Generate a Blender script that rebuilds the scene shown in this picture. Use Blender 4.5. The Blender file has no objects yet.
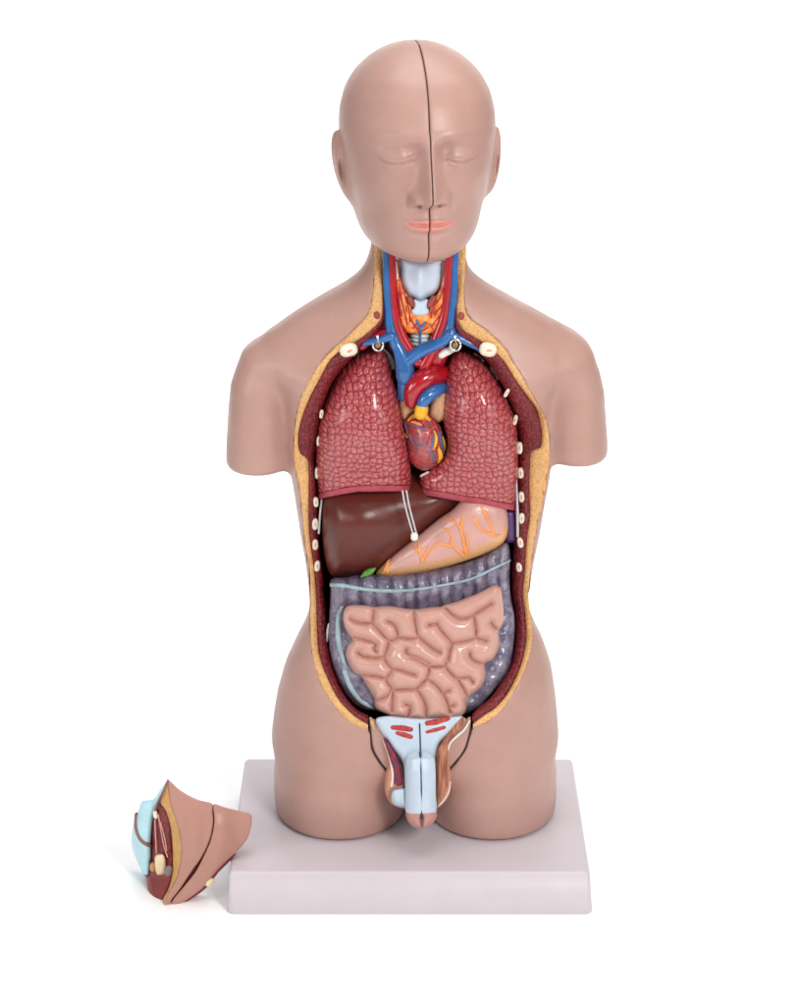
import bpy, bmesh, math, random
import numpy as np
from mathutils import Vector
from mathutils.bvhtree import BVHTree

random.seed(3)
RNG = np.random.default_rng(5)
scene = bpy.context.scene
COL = scene.collection

# ------------------------------------------------------------------ camera
T = 0.046                      # height of the white base
FPX, PITCH = 2269.52, 0.35712538
CAM = np.array([-0.0095, -0.125 - 2.00272, T + 1.14275])
CP, SP = math.cos(PITCH), math.sin(PITCH)


def at(u, v, Y):
    """point of the plane y = Y seen at photo position (u, v)"""
    u = np.asarray(u, float); v = np.asarray(v, float); Y = np.asarray(Y, float)
    a = (u - 400.0) / FPX
    b = -(v - 502.5) / FPX
    dy = CP + b * SP
    dz = -SP + b * CP
    t = (Y - CAM[1]) / dy
    return np.stack(np.broadcast_arrays(CAM[0] + a * t, Y + 0 * t, CAM[2] + dz * t), -1)


def proj(x, y, z):
    X = x - CAM[0]; Yd = y - CAM[1]; Z = z - CAM[2]
    zc = Yd * CP - Z * SP
    yc = Yd * SP + Z * CP
    return 400.0 + FPX * X / zc, 502.5 - FPX * yc / zc


def setup_camera():
    cd = bpy.data.cameras.new('camera')
    cam = bpy.data.objects.new('camera', cd)
    COL.objects.link(cam)
    cam.location = CAM
    cam.rotation_euler = (math.pi / 2 - PITCH, 0, 0)
    cd.sensor_fit = 'VERTICAL'
    cd.sensor_height = 24.0
    cd.lens = 24.0 * FPX / 1005.0
    cd.clip_end = 100.0
    cd.clip_start = 0.05
    scene.camera = cam


# ------------------------------------------------------------------ object helpers
def thing(name, label, cat, loc=(0, 0, 0), group=None):
    o = bpy.data.objects.new(name, None)
    COL.objects.link(o)
    o.location = loc
    o.empty_display_size = 0.02
    o['label'] = label; o['category'] = cat
    if group: o['group'] = group
    return o


def tag(o, label, cat, group=None):
    o['label'] = label; o['category'] = cat
    if group: o['group'] = group
    return o


def wloc(o):
    p = Vector((0, 0, 0))
    while o is not None:
        p = p + o.location
        o = o.parent
    return p


def mesh_obj(name, V, F, mat, parent=None, smooth=True, origin=None, attrs=None, label=None, mats=None, midx=None):
    """V (n,3) world coords, F list/array of faces; linked as ONE object"""
    V = np.asarray(V, float)
    me = bpy.data.meshes.new(name)
    if parent is not None:
        org = np.array(wloc(parent))
        loc = Vector((0, 0, 0))
    else:
        org = np.array(origin) if origin is not None else np.array([V[:, 0].mean(), V[:, 1].mean(), V[:, 2].min()])
        loc = Vector(org)
    L = V - org
    if isinstance(F, np.ndarray):
        n, k = F.shape
        me.vertices.add(len(L)); me.vertices.foreach_set('co', L.astype(np.float32).ravel())
        me.loops.add(n * k); me.loops.foreach_set('vertex_index', F.astype(np.int32).ravel())
        me.polygons.add(n)
        me.polygons.foreach_set('loop_start', np.arange(0, n * k, k, dtype=np.int32))
        me.polygons.foreach_set('loop_total', np.full(n, k, np.int32))
        me.update(calc_edges=True)
    else:
        me.from_pydata([tuple(p) for p in L], [], [tuple(f) for f in F])
        me.update()
    me.validate()
    me.polygons.foreach_set('use_smooth', [smooth] * len(me.polygons))
    for m in (mats or [mat]):
        me.materials.append(m)
    if midx is not None and len(midx) == len(me.polygons):
        me.polygons.foreach_set('material_index', np.asarray(midx, np.int32))
    for k, a in (attrs or {}).items():
        if a.ndim == 2:
            at_ = me.attributes.new(k, 'FLOAT_COLOR', 'POINT')
            c = np.concatenate([a, np.ones((len(a), 1))], 1).astype(np.float32)
            at_.data.foreach_set('color', c.ravel())
        else:
            at_ = me.attributes.new(k, 'FLOAT', 'POINT')
            at_.data.foreach_set('value', a.astype(np.float32))
    o = bpy.data.objects.new(name, me)
    o.location = loc
    COL.objects.link(o)
    if parent is not None: o.parent = parent
    if label: o['label'] = label
    return o


# ------------------------------------------------------------------ isosurface (surface nets)
def surface_nets(F):
    """F (nx,ny,nz), solid where F < 0.  -> verts in index coords, quads"""
    nx, ny, nz = F.shape
    S = F < 0
    c = S[:-1, :-1, :-1].astype(np.int8)
    tot = np.zeros((nx - 1, ny - 1, nz - 1), np.int8)
    for i in (0, 1):
        for j in (0, 1):
            for k in (0, 1):
                tot += S[i:nx - 1 + i, j:ny - 1 + j, k:nz - 1 + k]
    act = (tot > 0) & (tot < 8)
    I, J, K = np.nonzero(act)
    idx = np.full(act.shape, -1, np.int64)
    idx[I, J, K] = np.arange(len(I))
    acc = np.zeros((len(I), 3)); cnt = np.zeros(len(I))
    corners = [(i, j, k) for i in (0, 1) for j in (0, 1) for k in (0, 1)]
    for a in corners:
        for ax in range(3):
            if a[ax]: continue
            b = list(a); b[ax] = 1
            fa = F[I + a[0], J + a[1], K + a[2]].astype(float)
            fb = F[I + b[0], J + b[1], K + b[2]].astype(float)
            m = (fa < 0) != (fb < 0)
            t = np.where(m, fa / np.where(m, fa - fb, 1), 0)
            p = np.stack([np.full(len(I), a[0], float), np.full(len(I), a[1], float), np.full(len(I), a[2], float)], 1)
            p[:, ax] += t
            acc += p * m[:, None]; cnt += m
    V = acc / cnt[:, None] + np.stack([I, J, K], 1)
    quads = []
    for ax in range(3):
        o1, o2 = [(1, 2), (2, 0), (0, 1)][ax]
        sl0 = [slice(None)] * 3; sl1 = [slice(None)] * 3
        sl0[ax] = slice(0, -1); sl1[ax] = slice(1, None)
        A = S[tuple(sl0)]; B = S[tuple(sl1)]
        ed = A != B
        e = [slice(None)] * 3
        e[o1] = slice(1, -1); e[o2] = slice(1, -1)
        P = np.argwhere(ed[tuple(e)])
        P[:, o1] += 1; P[:, o2] += 1
        if not len(P): continue
        inside = A[P[:, 0], P[:, 1], P[:, 2]]
        def g(d1, d2):
            Q = P.copy(); Q[:, o1] += d1; Q[:, o2] += d2
            return idx[Q[:, 0], Q[:, 1], Q[:, 2]]
        q = np.stack([g(-1, -1), g(0, -1), g(0, 0), g(-1, 0)], 1)
        q[~inside] = q[~inside][:, ::-1]
        quads.append(q)
    return V, np.concatenate(quads)


def relax(V, Q, n=1, lam=0.5):
    """light laplacian smoothing"""
    for _ in range(n):
        acc = np.zeros_like(V); cnt = np.zeros(len(V))
        for a, b in ((0, 1), (1, 2), (2, 3), (3, 0)):
            np.add.at(acc, Q[:, a], V[Q[:, b]]); np.add.at(cnt, Q[:, a], 1)
            np.add.at(acc, Q[:, b], V[Q[:, a]]); np.add.at(cnt, Q[:, b], 1)
        V = V + lam * (acc / np.maximum(cnt, 1)[:, None] - V)
    return V


def smin(a, b, k):
    h = np.clip(0.5 + 0.5 * (b - a) / k, 0, 1)
    return b * (1 - h) + a * h - k * h * (1 - h)


def smax(a, b, k):
    return -smin(-a, -b, k)


def catmull(P, n=6, closed=False):
    P = np.asarray(P, float)
    if len(P) < 3 and not closed:
        t = np.linspace(0, 1, n + 1)[:, None]
        return P[0] * (1 - t) + P[-1] * t
    if closed:
        Q = np.concatenate([P[-1:], P, P[:2]])
    else:
        Q = np.concatenate([2 * P[:1] - P[1:2], P, 2 * P[-1:] - P[-2:-1]])
    out = []
    for i in range(1, len(Q) - 2):
        p0, p1, p2, p3 = Q[i - 1:i + 3]
        for t in np.arange(n) / n:
            out.append(0.5 * (2 * p1 + (p2 - p0) * t + (2 * p0 - 5 * p1 + 4 * p2 - p3) * t * t + (3 * p1 - p0 - 3 * p2 + p3) * t ** 3))
    if not closed: out.append(P[-1])
    return np.array(out)


def seg_dist(U, V, P, closed=False):
    """distance of points to a polyline (2-D)"""
    P = np.asarray(P, float)
    A = P if closed else P[:-1]
    B = np.roll(P, -1, 0) if closed else P[1:]
    d = np.full(U.shape, 1e9)
    for a, b in zip(A, B):
        e = b - a
        L = e @ e
        if L < 1e-12: continue
        t = np.clip(((U - a[0]) * e[0] + (V - a[1]) * e[1]) / L, 0, 1)
        d = np.minimum(d, (U - a[0] - t * e[0]) ** 2 + (V - a[1] - t * e[1]) ** 2)
    return np.sqrt(d)


def inside_poly(U, V, P):
    P = np.asarray(P, float)
    ins = np.zeros(U.shape, bool)
    n = len(P)
    for i in range(n):
        a, b = P[i], P[(i + 1) % n]
        if a[1] == b[1]: continue
        m = (a[1] > V) != (b[1] > V)
        xi = a[0] + (V - a[1]) / (b[1] - a[1]) * (b[0] - a[0])
        ins ^= m & (U < xi)
    return ins


def poly_sd(U, V, P):
    """signed distance, positive inside"""
    d = seg_dist(U, V, P, True)
    return np.where(inside_poly(U, V, P), d, -d)


def pillow(name, outline, front, mat, parent=None, R=10.0, Hd=0.012, B=0.01, hp=1.2, hy=0.0012, creases=None, cR=None,
           disp=None, paint=None, smooth_outline=4, sm=1, mats=None, pick=None, label=None, extra=None, origin=None):
    """solid with the given outline; front(U,V) = depth (m) of its front face, edges rounded over R px / Hd metres"""
    P = catmull(outline, smooth_outline, True) if smooth_outline > 1 else np.asarray(outline, float)
    u0, v0 = P.min(0) - 3 * hp; u1, v1 = P.max(0) + 3 * hp
    us = np.arange(u0, u1 + hp, hp); vs = np.arange(v0, v1 + hp, hp)
    U, V = np.meshgrid(us, vs, indexing='ij')
    d = poly_sd(U, V, P)
    Yf = front(U, V) if callable(front) else np.full(U.shape, float(front))
    if disp is not None: Yf = Yf - disp(U, V, d)
    Y0 = Yf + Hd
    inn = d > -3 * hp
    y0 = Yf[inn].min() - 3 * hy; y1 = Y0[inn].max() + B + 3 * hy
    ys = np.arange(y0, y1 + hy, hy)
    de = d
    if creases:
        dc = np.full(U.shape, 1e9)
        for c in creases: dc = np.minimum(dc, seg_dist(U, V, catmull(c, 4)))
        cRr = cR or R
        de2 = np.minimum(d / R, (dc + 0.45) / cRr)
    else:
        de2 = d / R
    W = (Y0[:, :, None] - ys[None, None, :]) / Hd
    rr = np.maximum(1 - de2, 0)[:, :, None]
    s = np.sqrt(np.where(rr > 0, rr, 0) ** 2 + np.maximum(W, 0) ** 2) - 1
    Rm = min(R, Hd * 1000)
    f = s * Rm
    f = np.maximum(f, -np.broadcast_to(d[:, :, None], f.shape) * 1.0)
    f = np.maximum(f, -(B * 1000 + W * Hd * 1000))
    if extra is not None: f = extra(f, U[:, :, None], V[:, :, None], ys[None, None, :])
    f = f.astype(np.float32)
    X, Q = surface_nets(f)
    X = relax(X, Q, sm, 0.5) if sm else X
    uu = u0 + X[:, 0] * hp; vv = v0 + X[:, 1] * hp; yy = y0 + X[:, 2] * hy
    W3 = at(uu, vv, yy)
    attrs = {}
    if paint is not None:
        attrs = {'paint': paint(uu, vv, yy)}
    midx = None
    if pick is not None:
        c = (uu[Q].mean(1), vv[Q].mean(1), yy[Q].mean(1))
        midx = pick(*c)
    return mesh_obj(name, W3, Q[:, ::-1], mat, parent, attrs=attrs, mats=mats, midx=midx, label=label, origin=origin)


def tube(name, P, r, mat, parent=None, sides=10, label=None, cap=True, origin=None, flat=1.0):
    """round tube along world points P with radius r (scalar or per point)"""
    V, F = tube_geo(P, r, sides, cap, flat)
    return mesh_obj(name, V, F, mat, parent, label=label, origin=origin)


def tube_geo(P, r, sides=10, cap=True, flat=1.0):
    P = np.asarray(P, float)
    n = len(P)
    r = np.full(n, float(r)) if np.isscalar(r) else np.interp(np.linspace(0, 1, n), np.linspace(0, 1, len(r)), r)
    if cap:  # rounded ends
        def ext(p, q, rr):
            d = p - q; d = d / (np.linalg.norm(d) + 1e-12)
            return [(p + d * rr * math.sin(a), rr * math.cos(a)) for a in (0.5, 1.0, 1.35, 1.55)]
        e0 = ext(P[0], P[1], r[0])[::-1]; e1 = ext(P[-1], P[-2], r[-1])
        P = np.array([e[0] for e in e0] + list(P) + [e[0] for e in e1])
        r = np.array([e[1] for e in e0] + list(r) + [e[1] for e in e1])
        n = len(P)
    Tn = np.gradient(P, axis=0)
    Tn /= np.linalg.norm(Tn, axis=1)[:, None] + 1e-12
    view = np.array([0, -1.0, 0.3])
    V = []
    pn = None
    for i in range(n):
        t = Tn[i]
        nn = view - t * (view @ t) if pn is None else pn - t * (pn @ t)
        if np.linalg.norm(nn) < 1e-6: nn = np.cross(t, [1, 0, 0.2])
        nn /= np.linalg.norm(nn); pn = nn
        bb = np.cross(t, nn)
        for k in range(sides):
            a = 2 * math.pi * k / sides
            V.append(P[i] + r[i] * (math.cos(a) * nn * flat + math.sin(a) * bb))
    F = []
    for i in range(n - 1):
        for k in range(sides):
            k2 = (k + 1) % sides
            F.append((i * sides + k, i * sides + k2, (i + 1) * sides + k2, (i + 1) * sides + k))
    F.append(tuple(range(sides))[::-1])
    F.append(tuple((n - 1) * sides + k for k in range(sides)))
    return np.array(V), F


def upx(pts, Y, n=6):
    """photo polyline + depth(s) -> smooth world polyline"""
    pts = np.asarray(pts, float)
    if pts.shape[1] == 2:
        pts = np.concatenate([pts, np.full((len(pts), 1), float(Y))], 1)
    q = catmull(pts, n)
    return at(q[:, 0], q[:, 1], q[:, 2])


def bvh_of(*objs):
    V, F, o0 = [], [], 0
    for o in objs:
        w = np.array(wloc(o))
        V += [Vector(np.array(v.co) + w) for v in o.data.vertices]
        F += [[i + o0 for i in p.vertices] for p in o.data.polygons]
        o0 = len(V)
    return BVHTree.FromPolygons(V, F)


def hit(bvh, u, v):
    d = at(u, v, 0.0) - CAM
    d /= np.linalg.norm(d)
    h = bvh.ray_cast(Vector(CAM), Vector(d))
    return h[0]


def drape(bvh, pts, lift=0.0, n=5, default=0.0):
    q = catmull(np.asarray(pts, float), n)
    ys = []
    for u, v in q:
        h = hit(bvh, u, v)
        ys.append(h.y if h is not None else np.nan)
    ys = np.array(ys)
    ok = ~np.isnan(ys)
    if ok.any(): ys = np.interp(np.arange(len(ys)), np.nonzero(ok)[0], ys[ok])
    else: ys[:] = default
    if len(ys) > 4:
        k = np.array([1, 2, 1.]) / 4
        ys[1:-1] = np.convolve(ys, k, 'valid')
    return at(q[:, 0], q[:, 1], ys - lift)


def ellipsoid(name, u, v, Y, ru, rv, rd, mat, parent=None, ang=0.0, label=None, p=2.0, origin=None, ns=28, nr=16):
    """ellipsoid/pebble facing the viewer; ru, rv photo px, rd metres; ang degrees (screen)"""
    V, F = [], []
    ca, sa = math.cos(math.radians(ang)), math.sin(math.radians(ang))
    for i in range(nr + 1):
        th = math.pi * i / nr
        for k in range(ns):
            ph = 2 * math.pi * k / ns
            s, c = math.sin(th), math.cos(th)
            a = math.copysign(abs(math.cos(ph)) ** (2 / p), math.cos(ph)) * s ** (2 / p) * ru
            b = math.copysign(abs(math.sin(ph)) ** (2 / p), math.sin(ph)) * s ** (2 / p) * rv
            V.append((u + a * ca - b * sa, v - (a * sa + b * ca), Y - rd * math.copysign(abs(c) ** (2 / p), c)))
    for i in range(nr):
        for k in range(ns):
            k2 = (k + 1) % ns
            F.append((i * ns + k, (i + 1) * ns + k, (i + 1) * ns + k2, i * ns + k2))
    V = np.array(V)
    return mesh_obj(name, at(V[:, 0], V[:, 1], V[:, 2]), F, mat, parent, label=label, origin=origin)


# ------------------------------------------------------------------ materials
def srgb(r, g, b):
    f = lambda c: ((c / 255) / 12.92 if c / 255 <= 0.04045 else ((c / 255 + 0.055) / 1.055) ** 2.4)
    return (f(r), f(g), f(b))


class NT:
    def __init__(s, name):
        s.m = bpy.data.materials.new(name)
        s.m.use_nodes = True
        s.t = s.m.node_tree
        s.t.nodes.clear()
        s.out = s.n('ShaderNodeOutputMaterial')
        s.b = s.n('ShaderNodeBsdfPrincipled')
        s.l(s.b.outputs[0], s.out.inputs['Surface'])
        s.co = s.n('ShaderNodeTexCoord').outputs['Object']

    def n(s, k, **kw):
        x = s.t.nodes.new(k)
        for a, v in kw.items(): setattr(x, a, v)
        return x

    def l(s, a, b): s.t.links.new(a, b)

    def noise(s, scale, detail=3, rough=0.5, vec=None):
        x = s.n('ShaderNodeTexNoise')
        x.inputs['Scale'].default_value = scale
        x.inputs['Detail'].default_value = detail
        x.inputs['Roughness'].default_value = rough
        s.l(vec or s.co, x.inputs['Vector'])
        return x.outputs['Fac']

    def vor(s, scale, feature='F1', vec=None, rnd=1.0, out='Distance'):
        x = s.n('ShaderNodeTexVoronoi', feature=feature)
        x.inputs['Scale'].default_value = scale
        x.inputs['Randomness'].default_value = rnd
        s.l(vec or s.co, x.inputs['Vector'])
        return x.outputs[out]

    def ramp(s, fac, stops, interp='LINEAR'):
        x = s.n('ShaderNodeValToRGB')
        x.color_ramp.interpolation = interp
        e = x.color_ramp.elements
        while len(e) < len(stops): e.new(0.5)
        for el, (p, c) in zip(e, stops):
            el.position = p
            el.color = (c, c, c, 1) if np.isscalar(c) else (*c, 1)
        s.l(fac, x.inputs[0])
        return x.outputs[0]

    def mix(s, fac, a, b, mode='MIX'):
        x = s.n('ShaderNodeMix', data_type='RGBA', blend_type=mode)
        for sock, val in ((x.inputs[0], fac), (x.inputs[6], a), (x.inputs[7], b)):
            if hasattr(val, 'links'): s.l(val, sock)
            elif np.isscalar(val): sock.default_value = val
            else: sock.default_value = (*val, 1)
        return x.outputs[2]

    def math(s, op, a, b=0.0):
        x = s.n('ShaderNodeMath', operation=op)
        for sock, val in ((x.inputs[0], a), (x.inputs[1], b)):
            if hasattr(val, 'links'): s.l(val, sock)
            else: sock.default_value = val
        return x.outputs[0]

    def attr(s, name='paint'):
        x = s.n('ShaderNodeAttribute', attribute_name=name)
        return x.outputs['Color']

    def bump(s, h, dist, strength=1.0):
        x = s.n('ShaderNodeBump')
        x.inputs['Distance'].default_value = dist
        x.inputs['Strength'].default_value = strength
        s.l(h, x.inputs['Height'])
        s.l(x.outputs[0], s.b.inputs['Normal'])

    def base(s, c):
        i = s.b.inputs['Base Color']
        if hasattr(c, 'links'): s.l(c, i)
        else: i.default_value = (*c, 1)

    def set(s, rough=0.4, spec=0.5, metal=0.0, coat=0.0, sss=0.0, coat_rough=0.1):
        b = s.b.inputs
        b['Roughness'].default_value = rough
        b['Specular IOR Level'].default_value = spec
        b['Metallic'].default_value = metal
        b['Coat Weight'].default_value = coat
        b['Coat Roughness'].default_value = coat_rough
        if sss:
            b['Subsurface Weight'].default_value = sss
            b['Subsurface Radius'].default_value = (1.0, 0.45, 0.3)
            b['Subsurface Scale'].default_value = 0.004
        return s.m


def plain(name, col, rough=0.4, var=0.12, nscale=90, bump=0.0003, spec=0.5, coat=0.0, bscale=None, metal=0):
    """painted plastic: slight mottling and hand-painted unevenness"""
    k = NT(name)
    n = k.noise(nscale, 4)
    lo = tuple(c * (1 - var) for c in col); hi = tuple(min(1, c * (1 + var)) for c in col)
    k.base(k.ramp(n, [(0.3, lo), (0.7, hi)]))
    k.bump(k.noise(bscale or nscale * 3, 3), bump)
    return k.set(rough, spec, metal, coat)


def painted(name, rough=0.4, var=0.12, nscale=120, bump=0.0003, spec=0.5, coat=0.0, bscale=400):
    """plastic whose hand-painted colours are stored on the mesh"""
    k = NT(name)
    n = k.noise(nscale, 4)
    m = k.ramp(n, [(0.3, 1 - var), (0.7, 1.0)])
    k.base(k.mix(1.0, k.attr(), m, 'MULTIPLY'))
    k.bump(k.noise(bscale, 3), bump)
    return k.set(rough, spec, 0, coat)


M = {}


def skin_material():
    k = NT('skin_vinyl')
    c1 = srgb(174, 135, 123); c2 = srgb(184, 145, 134)
    n = k.noise(14, 5, 0.6)
    base = k.ramp(n, [(0.3, c1), (0.7, c2)])
    base = k.mix(k.ramp(k.noise(45, 4, 0.6), [(0.5, 0.0), (0.75, 0.3)]), base, srgb(186, 138, 124))
    fine = k.ramp(k.noise(700, 2), [(0.3, 0.95), (0.7, 1.0)])
    base = k.mix(1.0, base, fine, 'MULTIPLY')
    lip = k.n('ShaderNodeAttribute', attribute_name='lip').outputs['Fac']
    k.base(k.mix(lip, base, srgb(214, 138, 124)))
    k.bump(k.noise(1400, 2), 0.00010, 0.5)
    k.l(k.ramp(k.noise(22, 5, 0.65), [(0.3, 0.34), (0.7, 0.5)]), k.b.inputs['Roughness'])
    return k.set(0.40, 0.42, sss=0.0)


def build_materials():
    M['skin'] = skin_material()
    # fat: granular yellow
    k = NT('fat_granules')
    v = k.vor(430, 'F1')
    c = k.ramp(v, [(0.1, srgb(230, 184, 128)), (0.5, srgb(222, 171, 112)), (0.85, srgb(208, 152, 92))])
    n = k.ramp(k.noise(60, 3), [(0.3, 0.86), (0.7, 1.0)])
    k.base(k.mix(1.0, c, n, 'MULTIPLY'))
    k.bump(k.math('MULTIPLY', v, -1.0), 0.0011, 0.6)
    M['fat'] = k.set(0.45, 0.4)
    # muscle, stippled
    k = NT('muscle_stipple')
    v = k.vor(330, 'F1')
    c = k.ramp(v, [(0.15, srgb(150, 52, 56)), (0.42, srgb(116, 26, 32)), (0.8, srgb(98, 18, 24))])
    n = k.ramp(k.noise(45, 3), [(0.3, 0.8), (0.7, 1.05)])
    k.base(k.mix(1.0, c, n, 'MULTIPLY'))
    k.bump(k.math('MULTIPLY', v, -1.0), 0.0014, 0.7)
    M['muscle'] = k.set(0.42, 0.4)
    M['cavity'] = plain('cavity_lining', srgb(92, 24, 26), 0.5, 0.2, 60)
    M['dark'] = plain('dark_gap', (0.03, 0.012, 0.01), 0.7)
    M['base'] = plain('base_plastic', srgb(198, 189, 194), 0.42, 0.02, 30, 0.0001, 0.4, bscale=900)
    # lung
    k = NT('lung_lobules')
    sep = k.n('ShaderNodeSeparateXYZ'); k.l(k.co, sep.inputs[0])
    cmb = k.n('ShaderNodeCombineXYZ'); k.l(sep.outputs[0], cmb.inputs[0]); k.l(sep.outputs[2], cmb.inputs[1])
    nz = k.n('ShaderNodeTexNoise'); nz.inputs['Scale'].default_value = 28
    k.l(cmb.outputs[0], nz.inputs['Vector'])
    sc = k.n('ShaderNodeVectorMath', operation='SCALE'); sc.inputs['Scale'].default_value = 0.007
    k.l(nz.outputs['Color'], sc.inputs[0])
    wob = k.n('ShaderNodeVectorMath', operation='ADD')
    k.l(cmb.outputs[0], wob.inputs[0]); k.l(sc.outputs[0], wob.inputs[1])
    def v2(feature):
        x = k.n('ShaderNodeTexVoronoi', feature=feature, voronoi_dimensions='2D')
        x.inputs['Scale'].default_value = 166; x.inputs['Randomness'].default_value = 0.66
        k.l(wob.outputs[0], x.inputs['Vector'])
        return x.outputs['Distance']
    e = v2('DISTANCE_TO_EDGE'); f1 = v2('F1')
    lob = k.ramp(e, [(0.0, srgb(138, 40, 52)), (0.05, srgb(164, 54, 64)), (0.35, srgb(186, 78, 84))])
    lob = k.mix(k.ramp(k.noise(40, 3), [(0.35, 0.0), (0.7, 0.5)]), lob, srgb(170, 48, 58))
    lob = k.mix(k.ramp(k.noise(420, 2), [(0.45, 0.0), (0.75, 0.35)]), lob, srgb(222, 146, 134))
    k.base(lob)
    h = k.math('ADD', k.ramp(e, [(0, 0.0), (0.06, 0.4), (0.16, 0.55), (0.5, 0.6)]), k.math('MULTIPLY', k.math('MULTIPLY', f1, f1), -2.6))
    k.bump(h, 0.0016, 0.85)
    M['lung'] = k.set(0.22, 0.65, coat=0.6, coat_rough=0.12)
    k = NT('lung_border')
    k.base(k.ramp(k.noise(80, 3), [(0.3, srgb(150, 52, 66)), (0.7, srgb(176, 76, 86))]))
    k.bump(k.noise(300, 3), 0.0006)
    M['lung_rim'] = k.set(0.45, 0.4)
    M['liver'] = plain('liver_brown', srgb(92, 38, 30), 0.32, 0.12, 25, 0.0001, 0.42, bscale=350)
    M['stomach'] = painted('stomach_paint', 0.28, 0.08, 60, coat=0.15)
    M['vessel_orange'] = plain('orange_vessel', srgb(236, 150, 84), 0.4)
    M['gut'] = painted('small_gut', 0.27, 0.06, 70, 0.0001, coat=0.2)
    # colon
    k = NT('colon_mottle')
    n = k.noise(75, 5, 0.65)
    c = k.ramp(n, [(0.28, srgb(76, 70, 98)), (0.5, srgb(116, 110, 130)), (0.74, srgb(158, 154, 162))])
    n2 = k.ramp(k.noise(160, 3), [(0.5, 0.0), (0.72, 0.5)])
    c = k.mix(n2, c, srgb(112, 82, 100))
    k.base(k.mix(1.0, c, k.attr(), 'MULTIPLY'))
    k.bump(k.noise(170, 3), 0.0012, 0.7)
    M['colon'] = k.set(0.24, 0.5, coat=0.3)
    M['taenia'] = plain('taenia_pale', srgb(146, 168, 174), 0.4, 0.2)
    M['blue'] = plain('vein_blue', srgb(42, 98, 160), 0.22, 0.14, 60, coat=0.5)
    M['red'] = plain('artery_red', srgb(168, 16, 30), 0.2, 0.14, 60, coat=0.5)
    M['yellow'] = plain('yellow_fat', srgb(236, 172, 40), 0.4, 0.15)
    M['beige'] = plain('auricle_beige', srgb(206, 158, 122), 0.4)
    M['bone'] = plain('bone_ivory', srgb(228, 218, 196), 0.45, 0.08)
    M['marrow'] = plain('marrow_pink', srgb(206, 150, 138), 0.5)
    M['cart'] = plain('cartilage_white', srgb(194, 206, 222), 0.34, 0.06, 60)
    M['hyoid'] = plain('membrane_pale', srgb(214, 226, 226), 0.4, 0.06, 60)
    M['crico'] = plain('cricothyroid_brown', srgb(150, 64, 52), 0.45)
    M['metal'] = plain('ring_steel', (0.75, 0.72, 0.68), 0.18, 0.05, metal=1)
    M['brass'] = plain('screw_brass', (0.32, 0.2, 0.1), 0.35, 0.1, metal=1)
    M['cord'] = plain('nylon_cord', srgb(190, 188, 190), 0.3, 0.05)
    M['white'] = plain('white_tab', srgb(222, 218, 208), 0.4, 0.05)
    M['green'] = plain('gallbladder_green', srgb(84, 136, 50), 0.35)
    M['purple'] = plain('spleen_purple', srgb(92, 62, 110), 0.4, 0.15)
    M['paleblue'] = plain('pale_blue_tissue', srgb(186, 200, 214), 0.28, 0.05, 60, coat=0.1)
    M['redmark'] = plain('red_tissue', srgb(172, 52, 46), 0.45, 0.5, 330, 0.0008)
    M['navy'] = plain('joint_line', srgb(40, 52, 78), 0.5)
    M['heart'] = None
    # thyroid
    k = NT('thyroid_orange')
    n = k.noise(150, 4, 0.6)
    k.base(k.ramp(n, [(0.3, srgb(186, 66, 30)), (0.45, srgb(228, 120, 52)), (0.62, srgb(242, 168, 92)), (0.75, srgb(250, 206, 140))]))
    k.bump(k.noise(260, 3), 0.0012)
    M['thyroid'] = k.set(0.4, 0.4)
    # heart muscle streaks
    k = NT('heart_muscle')
    mp = k.n('ShaderNodeMapping')
    mp.inputs['Rotation'].default_value = (0, math.radians(-32), 0)
    mp.inputs['Scale'].default_value = (1, 1, 5)
    k.l(k.co, mp.inputs['Vector'])
    n = k.noise(70, 4, 0.6, mp.outputs[0])
    k.base(k.ramp(n, [(0.3, srgb(108, 70, 82)), (0.46, srgb(150, 74, 78)), (0.6, srgb(182, 66, 60)), (0.75, srgb(206, 140, 138))]))
    k.bump(n, 0.0013)
    M['heart'] = k.set(0.22, 0.6, coat=0.5)
    # scrotum cord (brown with streaks)
    k = NT('cord_streaks')
    mp = k.n('ShaderNodeMapping'); mp.inputs['Scale'].default_value = (6, 1, 0.5)
    k.l(k.co, mp.inputs['Vector'])
    n = k.noise(75, 3, 0.5, mp.outputs[0])
    k.base(k.ramp(n, [(0.35, srgb(130, 74, 58)), (0.5, srgb(156, 96, 72)), (0.62, srgb(186, 126, 92))]))
    k.bump(n, 0.0014)
    M['streak'] = k.set(0.4, 0.4)
    k = NT('plexus_mottle')
    n = k.noise(190, 4, 0.65)
    k.base(k.ramp(n, [(0.3, srgb(74, 56, 84)), (0.48, srgb(122, 36, 60)), (0.62, srgb(150, 46, 62)), (0.78, srgb(140, 130, 150))]))
    k.bump(n, 0.002)
    M['plexus'] = k.set(0.4, 0.4)
    M['sky'] = plain('pale_cyan_bone', srgb(176, 214, 224), 0.4, 0.06, 50)
    M['band'] = plain('brown_band', srgb(128, 92, 84), 0.45)
    M['inner_red'] = plain('deep_red_muscle', srgb(124, 34, 34), 0.4, 0.2, 80, 0.0006)
    M['studio'] = plain('studio_paper', (0.96, 0.96, 0.96), 0.9, 0.005, 5, 0.0, 0.1)
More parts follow.
